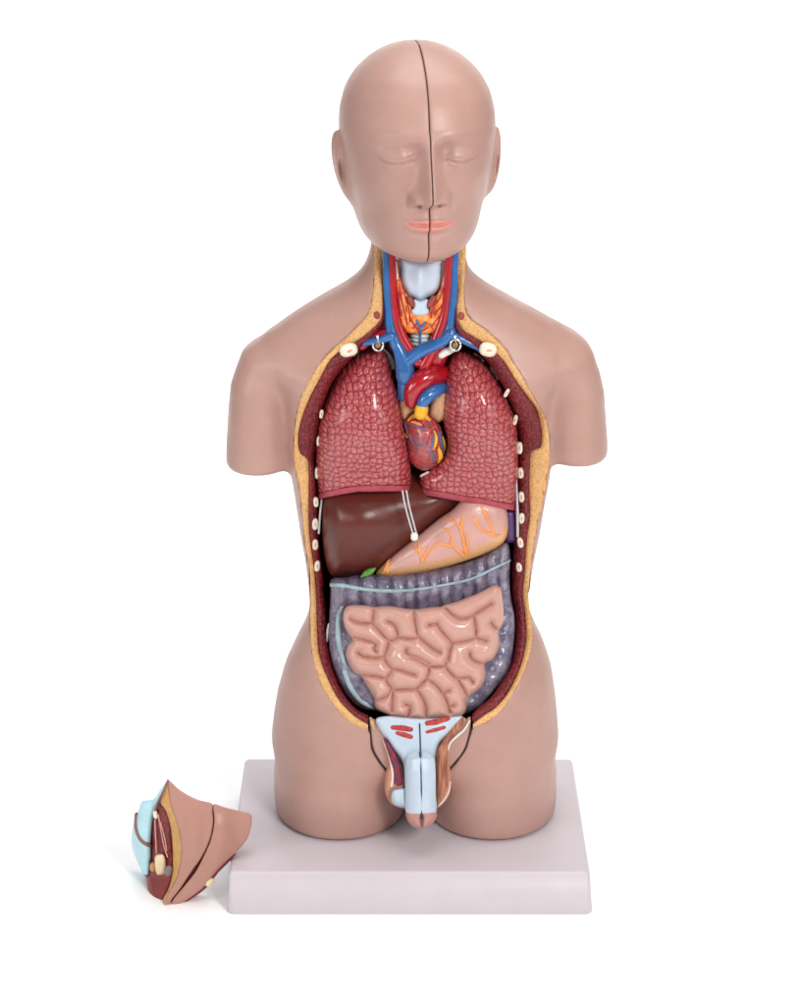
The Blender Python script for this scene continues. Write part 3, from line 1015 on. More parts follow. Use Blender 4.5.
def lip_mask(x, V):
    ax = np.abs(x)
    g = lambda a, s: np.exp(-(a / s) ** 2)
    x = x - 1.2
    ax = np.abs(x)
    top = 218.2 + 1.3 * g(x, 3.2) - 0.5 * g(ax - 6, 4) + 3.4 * (ax / 25) ** 2
    bot = 229.0 - 7.2 * (ax / 25.5) ** 2
    m = np.clip((V - top) / 1.1 + 0.5, 0, 1) * np.clip((bot - V) / 1.1 + 0.5, 0, 1) * (ax < 25.5)
    return m * 0.8


def head():
    h = 0.00115
    cx = float(at(416.8, 140, HY)[0])
    tabz = at(416.8, HTAB[:, 0], HY)[:, 2]
    sc = float(at(417.8, 140, HY)[0] - at(416.8, 140, HY)[0])      # metres per photo px here
    z0, z1 = tabz.min() - 0.006, tabz.max() + 0.006
    xs = np.arange(-0.098, 0.0981, h); ys = np.arange(-0.128, 0.104, h); zs = np.arange(z0, z1, h)
    X = xs[:, None, None].astype(np.float32); Y = ys[None, :, None].astype(np.float32)
    o = np.argsort(tabz)
    vmid = np.interp(zs, tabz[o], HTAB[o, 0])
    fine = np.linspace(tabz.min(), tabz.max(), 900)
    def col(k):
        s2 = (HTAB[:, k] * sc) ** 2
        y = np.interp(fine, tabz[o], s2[o])
        for n in (71, 41):
            w = np.hanning(n); w /= w.sum()
            m = n // 2
            pad = np.concatenate([2 * y[0] - y[m:0:-1], y, 2 * y[-1] - y[-2:-m - 2:-1]])
            y = np.convolve(pad, w, 'valid')
        return np.sqrt(np.maximum(np.interp(zs, fine, y), 1e-6))
    a, bf, bb = (col(k)[None, None, :] for k in (1, 2, 3))
    vrow = vmid + np.interp(vmid, [120, 190, 205, 235], [21.5, 21.0, 19.5, 17])
    mm = sc * 1000.0
    x2 = (xs / sc)[:, None] * np.ones((1, len(zs)))
    V2 = np.ones((len(xs), 1)) * vrow[None, :]
    D = face_disp(x2, V2) * 0.001
    frontm = np.clip((-Y - 0.02) / 0.03, 0, 1)
    Ys = Y + D[:, None, :].astype(np.float32) * frontm
    b = np.where(Ys < 0, bf, bb)
    q = (np.abs(X / a) ** 2.25 + np.abs(Ys / b) ** 2.15) ** (1 / 2.2)
    f = (q - 1) * np.minimum(a, b)
    f = smax(f, (z0 + 0.0065 - zs[None, None, :]) + 0 * f, 0.003)
    f = smax(f, (zs[None, None, :] - (z1 - 0.0062)) + 0 * f, 0.002)
    # ears
    zs3 = zs[None, None, :]
    ze = float(at(416.8, 162, HY)[2])
    for s in (-1, 1):
        ex, ey = s * (0.0700 if s < 0 else 0.0715), 0.000
        dx = (X - ex) * s; dy = Y - ey; dz = zs3 - ze
        # tilt: top leans outwards and back
        t = dz / 0.030
        cxx = dx - 0.0035 * t - 0.25 * np.maximum(dy, 0)
        e = np.sqrt((cxx / 0.0085) ** 2 + ((dy - 0.004 * t) / 0.018) ** 2 + (dz / 0.0315) ** 2)
        ear = (e - 1) * 0.0085
        c = np.sqrt(((cxx - 0.0035) / 0.0032) ** 2 + ((dy + 0.0165 - 0.003 * t) / 0.009) ** 2 + ((dz + 0.004) / 0.014) ** 2)
        ear = smax(ear, -(c - 1) * 0.005, 0.002)
        f = smin(f, ear, np.clip(0.0045 - 0.0035 * t, 0.0016, 0.009))
    lab = 'bald skin-coloured plastic head with closed eyes, salmon lips and a dark seam down the middle'
    root = thing('model_head', lab, 'anatomical head', tuple(at(416.8, 246, HY)))
    ca, sa = math.cos(HYAW), math.sin(HYAW)
    def place(P):
        x, y, z = P[:, 0], P[:, 1], P[:, 2]
        return np.stack([cx + x * ca - y * sa, HY + x * sa + y * ca, z], 1)
    for s in (-1, 1):
        g = smax(f, (0.00035 - s * X) + 0 * f, 0.0014)
        V, Q = surface_nets(g.astype(np.float32))
        V = relax(V, Q, 1, 0.35)
        P = np.stack([xs[0] + V[:, 0] * h, ys[0] + V[:, 1] * h, zs[0] + V[:, 2] * h], 1)
        vm = np.interp(P[:, 2], zs, vrow)
        lip = lip_mask(P[:, 0] / sc, vm) * (P[:, 1] < -0.05)
        mesh_obj('head_half', place(P), Q, M['skin'], root, attrs={'lip': lip})
    # dark core between the two halves
    g = np.maximum(f + 0.0016, np.abs(X) - 0.0012 + 0 * f)
    sub = slice(len(xs) // 2 - 4, len(xs) // 2 + 5)
    V, Q = surface_nets(np.ascontiguousarray(g[sub]).astype(np.float32))
    P = np.stack([xs[sub][0] + V[:, 0] * h, ys[0] + V[:, 1] * h, zs[0] + V[:, 2] * h], 1)
    mesh_obj('seam_joint', place(P), Q, M['dark'], root)
# ------------------------------------------------------------------ organs
def zpt(X, Y, ox, oy, s):
    return [(ox + x / s, oy + y / s) for x, y in zip(X, Y)]


def G(U, V, u, v, su, sv=None):
    return np.exp(-((U - u) / su) ** 2 - ((V - v) / (sv or su)) ** 2)


LUNG_L = [(377, 347), (362.7, 350.6), (352, 358.6), (341, 369.4), (332, 383.7), (325, 400), (319.7, 419.5), (317, 441), (316, 466), (316.6, 487.6), (318.8, 501),
          (335.8, 496.8), (353.7, 494), (380.6, 492), (409, 492.5), (411.4, 476.8), (410, 455), (406.5, 437.4), (403, 419.5), (400.3, 405), (397.6, 389), (394, 376.6), (390.4, 360.4), (386, 349.7)]
LUNG_R = [(455, 351), (470, 351.5), (480, 357.5), (492, 368.5), (502, 383.5), (510, 401.5), (515.8, 422), (518, 442), (518.3, 470), (517.6, 492), (516.2, 511.5),
          (504, 508), (480, 502), (456, 498), (436, 495.8), (421.3, 494.2), (419.6, 474.5), (428, 470), (438, 462.5), (445, 452), (446.4, 442), (443.3, 426), (442, 410), (443, 390), (445, 376), (448.5, 363)]


def sharp(P, idx, rep=3):
    """repeat points so the smoothed outline keeps a tight corner there"""
    out = []
    n = len(P)
    for i, p in enumerate(P):
        if i in idx:
            a, b = np.array(P[i - 1], float), np.array(P[(i + 1) % n], float)
            p = np.array(p, float)
            ta = p + (a - p) / np.linalg.norm(a - p) * 1.6
            tb = p + (b - p) / np.linalg.norm(b - p) * 1.6
            out += [tuple(ta), tuple(p), tuple(tb)]
        else:
            out.append(tuple(p))
    return out


def lungs():
    for side in (0, 1):
        if side == 0:
            P = LUNG_L[:10] + [(317, 505), (317.6, 540), (364, 545), (411, 540), (411.6, 500)] + LUNG_L[15:]
            fr = lambda U, V: -0.014 - 0.026 * np.exp(-((V - 440) / 75) ** 2) - 0.012 * G(U, V, 362, 425, 42, 60)
            lab = 'lobed red lung on the left, straight-sided, above the brown liver'
            band = lambda u: 500.3 - 8 * np.clip((u - 318) / 40, 0, 1) ** 0.7 - 1.0 * (u - 318) / 92
            x0 = 364
        else:
            P = LUNG_R[:10] + [(517.6, 515), (517, 550), (470, 556), (421, 545), (420, 500)] + sharp(LUNG_R[16:], (0,))[1:]
            fr = lambda U, V: -0.014 - 0.026 * np.exp(-((V - 440) / 75) ** 2) - 0.013 * G(U, V, 478, 412, 38, 60)
            lab = 'lobed red lung on the right, with a notch at its inner edge for the heart'
            band = lambda u: 494.5 + 16.5 * (u - 421) / 95
            x0 = 476
        root = thing('lung', lab, 'lung', tuple(at(x0, 495, 0.0)))
        edge = 6.2
        # bottom cut border is a part of its own
        def ex_body(f, U, V, Y): return np.maximum(f, V - (band(U) - edge))
        def ex_rim(f, U, V, Y): return np.maximum(np.maximum(f, (band(U) - edge) - V), V - band(U))
        b = pillow('lobe', P, fr, M['lung'], root, R=26, Hd=0.034, B=0.02, hp=1.1, hy=0.0016, extra=ex_body)
        pillow('cut_border', P, lambda U, V: fr(U, V) + 0.0004, M['lung_rim'], root, R=24, Hd=0.033, B=0.02, hp=1.0, hy=0.0014, extra=ex_rim)
        bv = bvh_of(b)
        if side == 0:
            tube('white_tab', drape(bv, [(384, 350), (389, 355), (392, 362), (393.5, 368)], 0.001, default=0.0), [0.0015, 0.0022, 0.0016], M['white'], root, 10)
            tube('white_tab', drape(bv, [(353, 356.5), (358, 352.8), (363, 350.6)], 0.0, default=0.0), 0.0013, M['white'], root, 8)
        else:
            tube('white_tab', upx([(441.5, 355), (447, 351.5), (453, 348.5)], -0.016), [0.0036, 0.0042, 0.0036], M['white'], root, 12)
            tube('white_tab', drape(bv, [(474.5, 354), (480, 357.5), (483, 361)], 0.0, default=0.0), 0.0013, M['white'], root, 8)
            tube('white_tab', drape(bv, [(490.5, 368), (495, 374), (497.5, 379)], 0.0, default=0.0), 0.0013, M['white'], root, 8)
            tube('white_tab', drape(bv, [(421, 476), (424.5, 474.2), (428, 472.5)], 0.0004, default=0.0), 0.0014, M['white'], root, 8)


def heart():
    root = thing('heart', 'small red-brown heart between the lungs, painted with red, blue and yellow coronary vessels', 'heart', tuple(at(424, 470, -0.005)))
    Yh = -0.026
    fr = lambda U, V: Yh - 0.016 * G(U, V, 426, 442, 18, 26)
    b = pillow('ventricles', [(403.6, 420), (409, 415.5), (415, 412.5), (422, 411.5), (428, 412.5), (433, 419), (439, 424), (443.3, 433), (445.5, 450), (441, 461.5), (431.4, 469.4), (421, 470.5), (412.4, 464.5), (408.2, 456), (405.5, 440.5), (403.4, 428)],
               fr, M['heart'], root, R=15, Hd=0.018, B=0.015, hp=0.9, hy=0.0012)
    bv = bvh_of(b)
    pillow('auricle', [(399.5, 395), (404, 395.5), (410, 399.5), (416.5, 404.5), (417, 410), (410, 415.5), (404, 420), (400, 412)], Yh + 0.004, M['beige'], root, R=7, Hd=0.009, B=0.012, hp=0.9)
    pillow('auricle', [(434, 397), (440, 393), (446, 392), (447, 415), (441, 421), (438, 422.5), (429, 416.5), (429.5, 406)], Yh + 0.003, M['beige'], root, R=7, Hd=0.009, B=0.012, hp=0.9)
    tube('aorta', upx([(411.5, 402, -0.024), (412.5, 393, -0.025), (417.5, 384, -0.024), (427, 377, -0.020), (438, 374.5, -0.010), (450, 375, 0.006)], 0), [0.0068, 0.0088, 0.0102, 0.0104, 0.0098, 0.008], M['red'], root, 20)
    tube('vena_cava_stump', upx([(405, 377.4), (404.5, 384), (403.2, 396)], -0.017), [0.0075, 0.0072, 0.006], M['blue'], root, 16)
    tube('pulmonary_trunk', upx([(421.5, 411, -0.030), (422.5, 404, -0.031), (427, 397, -0.031), (434, 391.5, -0.026), (442, 388.5, -0.014), (451, 388, 0.002)], 0), [0.0054, 0.0058, 0.0064, 0.0066, 0.006, 0.005], M['blue'], root, 18)
    tube('valve_ring', upx([(420.8, 413.5), (421.8, 408.5)], -0.031), 0.0066, M['yellow'], root, 18)
    hz = lambda L: [(395 + x / 12.567, 400 + y / 12.567) for x, y in L]
    for L, r, m_ in (([(180, 252), (220, 222), (280, 206), (340, 210), (390, 225), (430, 258)], [0.0018, 0.0030, 0.0036, 0.0036, 0.0030, 0.0012], 'yellow'), ([(210, 275), (260, 285), (330, 312)], [0.0012, 0.0018, 0.0012], 'vessel_orange'),
                     ([(492, 395), (512, 470), (506, 540), (492, 610)], [0.0010, 0.0020, 0.0020, 0.0008], 'yellow'), ([(540, 590), (560, 660), (566, 720), (545, 785)], [0.0012, 0.0026, 0.0030, 0.0012], 'yellow'),
                     ([(118, 395), (135, 430), (152, 462)], 0.0014, 'yellow'), ([(600, 470), (615, 540), (628, 630)], [0.0010, 0.0016, 0.0010], 'yellow')):
        tube('coronary_fat', drape(bv, hz(L), 0.0), r, M[m_], root, 10, flat=0.6)
    for L, r in (([(120, 238), (160, 205), (210, 172), (262, 150)], 0.0017), ([(418, 215), (450, 250), (490, 300), (520, 350), (545, 385)], 0.0019), ([(525, 425), (535, 490), (548, 560), (562, 640), (592, 745)], 0.0014), ([(478, 642), (510, 615), (548, 585)], 0.0014),
                 ([(195, 262), (250, 262), (320, 290), (370, 320)], 0.0015), ([(178, 690), (210, 735), (265, 768), (345, 795)], 0.0016), ([(200, 345), (215, 380), (232, 410)], 0.0013), ([(330, 330), (390, 345), (450, 350)], 0.0009), ([(400, 560), (440, 430), (470, 400)], 0.0010), ([(420, 760), (440, 690), (445, 640)], 0.0008)):
        tube('coronary_artery', drape(bv, hz(L), 0.0004), [r * 0.8, r, r * 0.6], M['red'], root, 8, flat=0.7)
    for L, r in (([(570, 400), (566, 470), (590, 560), (618, 680)], 0.0017), ([(545, 400), (560, 500), (585, 600)], 0.0011), ([(492, 430), (476, 500), (466, 570), (440, 640), (400, 660)], 0.0013), ([(468, 660), (478, 720), (470, 775)], 0.0010), ([(180, 300), (230, 325), (300, 345), (370, 370), (420, 360)], 0.0010),
                 ([(190, 440), (215, 520), (285, 600)], 0.0008), ([(240, 470), (290, 540), (350, 570)], 0.0007), ([(110, 255), (140, 340), (172, 450)], 0.0012)):
        tube('coronary_vein', drape(bv, hz(L), 0.0003), [r * 0.7, r, r * 0.6], M['navyblue'], root, 8, flat=0.7)


def liver_stomach():
    L = [(322, 480), (345, 470), (380, 466), (415, 466), (450, 472), (470, 488), (466.5, 503), (452, 511.5), (438, 521), (415, 540), (395, 556), (379, 570), (366, 577), (340, 578.4), (330.5, 574), (325.4, 560.5), (322.6, 537.5), (321.8, 512)]
    root = thing('liver', 'glossy dark brown liver under the left lung', 'liver', tuple(at(380, 577, 0.0)))
    fr = lambda U, V: -0.014 - 0.028 * G(U, V, 360, 528, 46, 40) - 0.008 * G(U, V, 430, 505, 30, 25) + 0.010 * np.clip((V - 545) / 35, 0, 1) ** 2 + 0.022 * np.exp(-((V - 466) / 24) ** 2)
    pillow('liver_lobe', L, fr, M['liver'], root, R=20, Hd=0.022, B=0.016, hp=1.2, hy=0.0015)
    tube('gallbladder', upx([(361.5, 576.6), (366, 573.6), (371, 571), (374.8, 568.6)], -0.022), [0.0011, 0.0032, 0.0034, 0.0012], M['green'], root, 14)
    S = [(466, 497), (484, 495), (502, 501), (507.4, 514), (507.4, 534), (499.5, 546), (478, 556.5), (444, 568), (415, 575), (389, 578), (378.5, 576), (377.6, 570.5), (395, 553.5), (415, 538), (438, 519.5), (452, 510)]
    st = thing('stomach', 'pinkish-beige stomach with orange vessels, lying right of the liver above the violet colon', 'stomach', tuple(at(450, 573, 0.0)))
    ca, cb = np.array(srgb(204, 154, 144)), np.array(srgb(226, 168, 96))
    low = np.array([(376, 573), (389, 576), (415, 573), (444, 565.5), (478, 553.5), (498, 544), (507, 532)])
    def pt(u, v, y):
        vv = np.interp(u, low[:, 0], low[:, 1])
        w = np.clip(1.15 - (vv - v) / 9.0, 0, 1)[:, None] * 0.85
        w2 = G(u, v, 380, 573, 12, 12)[:, None] * 0.8
        w = np.maximum(w, w2)
        return ca * (1 - w) + cb * w
    fr2 = lambda U, V: -0.020 - 0.016 * G(U, V, 470, 530, 38, 34) - 0.006 * G(U, V, 420, 556, 34, 20)
    b = pillow('stomach_wall', S, fr2, M['stomach'], st, R=15, Hd=0.016, B=0.016, hp=1.0, hy=0.0013, paint=pt)
    bv = bvh_of(b)
    s, ox, oy = 5.333, 380, 480
    Vs = [([460, 445, 430, 400, 370, 345], [405, 330, 260, 225, 205, 195]), ([430, 438, 440], [262, 225, 190]), ([450, 400, 380, 385, 360, 335], [405, 360, 335, 300, 268, 255]), ([460, 466, 452], [390, 330, 280]),
          ([383, 350, 310, 280, 250], [350, 345, 338, 365, 410]), ([225, 240, 255], [435, 400, 360]), ([226, 215, 208, 200], [435, 395, 350, 325]), ([212, 190, 172], [380, 370, 362]), ([600, 570, 535, 515, 505], [290, 280, 255, 225, 195]),
          ([605, 590, 570, 548, 545], [290, 240, 200, 165, 145]), ([535, 522, 500], [255, 245, 200]), ([572, 560, 540], [205, 170, 150]), ([40, 35, 50], [490, 450, 425]), ([600, 622, 640], [292, 296, 292]), ([25, 45, 65], [480, 445, 440])]
    for X, Y in Vs:
        tube('gastric_vessel', drape(bv, zpt(X, Y, ox, oy, s), 0.0001), [0.0016, 0.0014, 0.0008], M['vessel_orange'], st, 8)
    sp = pillow('spleen', [(503, 512), (513, 510), (518, 516), (519, 530), (516.5, 541), (510, 543), (504, 540)], -0.006, M['purple'], None, R=7, Hd=0.01, B=0.01, hp=1.0)
    tag(sp, 'small purple spleen showing right of the stomach against the dark red cut wall', 'spleen')
    # nylon loops
    hk = thing('nylon_cord', 'thin clear nylon loop with a white bead, hanging over the brown liver', 'cord', tuple(at(414, 540, -0.045)))
    tube('cord_strand', upx([(402.5, 491), (405, 505), (409.5, 522), (413, 534)], -0.0445), 0.0009, M['cord'], hk, 8)
    tube('cord_strand', upx([(406.5, 491), (409, 505), (413, 521), (416.2, 533)], -0.0445), 0.0009, M['cord'], hk, 8)
    ellipsoid('bead', 414.4, 536.6, -0.045, 3.8, 4.4, 0.0036, M['white'], hk, p=2.6)
    c = tube('nylon_cord', upx([(321.5, 500), (320, 515), (318.8, 533)], -0.010), 0.0011, M['cord'], None, 8)
    tag(c, 'short pale cord end hanging below the outer corner of the left lung', 'cord')
    c = tube('nylon_cord', upx([(516.5, 480), (517, 500), (517.5, 515), (517.6, 536)], -0.010), [0.0007, 0.0012, 0.0016, 0.0014], M['cord'], None, 8)
    tag(c, 'pale cord end hanging below the outer corner of the right lung beside the spleen', 'cord')
    c = tube('nylon_cord', upx([(328.6, 624), (327.6, 632), (327.2, 641)], -0.008), [0.0008, 0.0014, 0.0008], M['cord'], None, 8)
    tag(c, 'tiny pale cord end left of the violet colon at mid height', 'cord')


def gut_creases():
    A = lambda L, ox, oy: [[(ox + x / 8.889, oy + y / 8.889) for x, y in c] for c in L]
    r1 = A([[(90, 345), (130, 370), (200, 385), (280, 382), (292, 340), (300, 255)], [(280, 382), (340, 445), (420, 525), (470, 535), (520, 512), (620, 525), (690, 512)], [(420, 370), (470, 390), (500, 440), (515, 505)],
            [(655, 240), (660, 330), (675, 430), (695, 505), (760, 560), (810, 592)], [(90, 505), (200, 530), (310, 565), (305, 610), (320, 640)], [(420, 530), (430, 560), (415, 620), (388, 690)]], 340, 580)
    r3 = A([[(160, 70), (200, 100), (290, 115), (385, 113)], [(385, 113), (420, 170), (465, 212), (530, 225), (600, 250), (665, 268)], [(180, 268), (290, 275), (400, 295), (440, 262), (465, 212)], [(400, 295), (430, 350), (480, 395), (580, 395), (680, 390), (740, 335), (775, 302)],
            [(318, 492), (400, 465), (445, 420), (452, 370)], [(470, 390), (465, 480), (460, 595)], [(580, 530), (620, 545), (615, 600), (598, 655)], [(680, 390), (740, 480), (765, 560), (766, 650)], [(590, 45), (592, 75), (680, 112), (800, 172)]], 340, 645)
    r2 = A([[(195, 215), (280, 305), (370, 345), (460, 320), (540, 270), (635, 212)], [(475, 320), (490, 400), (490, 510), (400, 545), (280, 560)], [(490, 510), (540, 530), (585, 542)], [(150, 385), (170, 430), (220, 490), (280, 560), (262, 640), (250, 720)], [(75, 402), (150, 392)], [(0, 512), (60, 570), (130, 620), (175, 645)],
            [(630, 380), (660, 420), (720, 452)]], 420, 580)
    r4 = A([[(440, 75), (450, 115), (500, 150), (570, 165), (640, 150)], [(258, 90), (220, 190)], [(220, 190), (270, 250), (330, 295), (430, 290), (470, 335)], [(-90, 105), (0, 145), (80, 190), (220, 192)], [(80, 190), (78, 240), (55, 300)], [(55, 300), (130, 350), (200, 430), (235, 500), (268, 605)], [(200, 430), (255, 408)], [(330, 295), (380, 380), (425, 460)],
            [(-45, 400), (0, 360), (55, 300)], [(258, 548), (300, 538)], [(-5, 440), (20, 480), (40, 520), (56, 640)]], 420, 645)
    return r1 + r2 + r3 + r4


def intestines():
    CO = [(331, 579), (344, 577.5), (360, 575), (373, 574.5), (395, 574.5), (415, 572.5), (431, 570), (455, 565), (479, 556.5), (496, 546), (504, 542.5), (509, 546), (510, 562), (509.5, 581), (511.2, 600), (514.5, 617), (514.2, 637), (510.5, 664), (501, 682), (486, 700), (470, 713),
          (440, 716), (400, 716), (374, 710.6), (366, 710), (352, 702), (341, 687.5), (334, 670.5), (329.6, 650), (328.8, 627), (329.8, 608), (330.4, 592)]
    root = thing('large_intestine', 'mottled violet-grey large intestine with pale stripes, framing the pink small intestine', 'intestine', tuple(at(420, 712, 0.0)))
    topc = np.array([(331, 585), (344, 585.6), (360, 588.6), (379, 590.6), (400, 590.8), (415, 589.6), (439, 586), (471, 579), (494.6, 568), (509, 561)])
    band = lambda u: np.interp(u, topc[:, 0], topc[:, 1])
    PHU = [334, 347, 360.5, 375, 391, 405, 416, 427.5, 440, 452, 463.5, 474.5, 486, 498, 509]
    def haus(U):
        ph = np.interp(U, PHU, np.arange(len(PHU)))
        return np.abs(np.sin(np.pi * ph)) ** 0.7
    def fr(U, V):
        t = np.clip(1 - np.abs(V - band(U) - 3) / 26.0, 0, 1)
        return -0.012 - 0.014 * np.sqrt(t) - 0.006 * G(U, V, 420, 590, 60, 30) - 0.034 * np.clip((V - 610) / 95, 0, 1)
    def dsp(U, V, d):
        t = np.clip(1 - np.abs(V - band(U) - 3) / 24.0, 0, 1)
        side = 1 - np.clip(t * 3, 0, 1)
        k = np.abs(np.sin(np.pi * V / 13.5)) ** 0.6
        return (0.0050 + 0.0022 * np.sin(U * 0.37 + 1.0) * np.cos(V * 0.15 + U * 0.05)) * (haus(U + 0.9 * np.sin(V * 0.35)) - 0.5) * np.clip(t * 3, 0, 1) + 0.0016 * (k - 0.5) * side * np.sin(U * 0.21 + V * 0.09)
    def pt(u, v, y):
        t = np.clip(1 - np.abs(v - band(u) - 3) / 24.0, 0, 1)
        w = (np.clip(t * 3, 0, 1) * (1 - haus(u)))[:, None] * 0.75
        return np.ones((len(u), 3)) * (1 - w) + np.array([[0.52, 0.46, 0.62]]) * w
    b = pillow('colon', CO, fr, M['colon'], root, R=11, Hd=0.014, B=0.014, hp=1.1, hy=0.0012, disp=dsp, paint=pt)
    bv = bvh_of(b)
    tube('taenia', drape(bv, [tuple(p) for p in topc], 0.0006, n=8), 0.0021, M['taenia'], root, 10, flat=0.6)
    tube('taenia', drape(bv, [(341.8, 607), (338.5, 616), (338, 632), (339, 645), (342, 656), (344.5, 664)], -0.0001), [0.0018, 0.0028, 0.0027, 0.0018], M['taenia'], root, 10, flat=0.6)
    tube('taenia', drape(bv, [(344.8, 672), (350, 686), (360, 700), (373, 707.5)], -0.0001), [0.003, 0.0028, 0.0022], M['taenia'], root, 10, flat=0.6)
    for u, v, r in ((505, 629, 2.6), (504.5, 642, 2.2), (500, 657, 2.2), (492, 669, 2.6), (486.5, 684.5, 1.6), (476.5, 696.5, 2.4), (505, 607, 1.6), (503.5, 590, 1.4), (334, 606, 1.3), (333.5, 622, 1.2), (334, 640, 1.2), (344, 634, 1.6), (345.5, 641, 1.4)):
        h = hit(bv, u, v)
        if h is not None: ellipsoid('appendage', u, v, h.y + 0.0006, r, r, 0.0022, M['append'], root)
    # small intestine
    SI = [(344, 611), (346, 607), (350, 605.2), (360, 604.8), (369, 605.6), (374, 607), (380, 606), (392, 606), (405, 608.2), (414, 609), (420, 608.6), (431, 607), (441, 606.4), (444.5, 604.6), (456, 601.6), (468, 597), (480, 592), (489, 587.2), (494, 585.2), (498.6, 586), (501.2, 590), (502.8, 600), (503.8, 610),
          (503.8, 621), (501, 627.6), (498.6, 630.4), (499.4, 638), (499.2, 646), (496.4, 654), (492, 660), (486.6, 662.4), (484.4, 665), (485.6, 672), (484, 682), (478, 690), (469, 696.4), (466.4, 700), (466.6, 708), (463, 715), (455, 718.4), (440, 718.6), (428, 719.6), (420, 720.6), (408, 719.4), (396, 717.4), (384, 713), (376, 708), (374.6, 703.6), (374.4, 698.6),
          (369.4, 690), (364, 681), (361, 676), (353, 671), (347.6, 661), (345.8, 652), (348, 645), (352.4, 640), (350, 636), (345, 628), (343.2, 619)]
    si = thing('small_intestine', 'block of pinkish-beige coiled small intestine loops in the belly', 'intestine', tuple(at(424, 719, 0.0)))
    cr = gut_creases()
    crs = [catmull(c, 4) for c in cr]
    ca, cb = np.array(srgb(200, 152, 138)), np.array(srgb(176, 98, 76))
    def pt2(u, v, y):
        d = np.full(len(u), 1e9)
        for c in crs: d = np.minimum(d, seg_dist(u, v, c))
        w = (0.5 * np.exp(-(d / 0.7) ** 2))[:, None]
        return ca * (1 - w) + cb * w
    fr2 = lambda U, V: -0.038 - 0.014 * G(U, V, 424, 655, 60, 55) - 0.022 * np.clip((V - 650) / 65, 0, 1)
    pillow('coils', SI, fr2, M['gut'], si, R=12, Hd=0.0125, B=0.026, hp=0.85, hy=0.0009, creases=cr, cR=12.5, paint=pt2, smooth_outline=3)


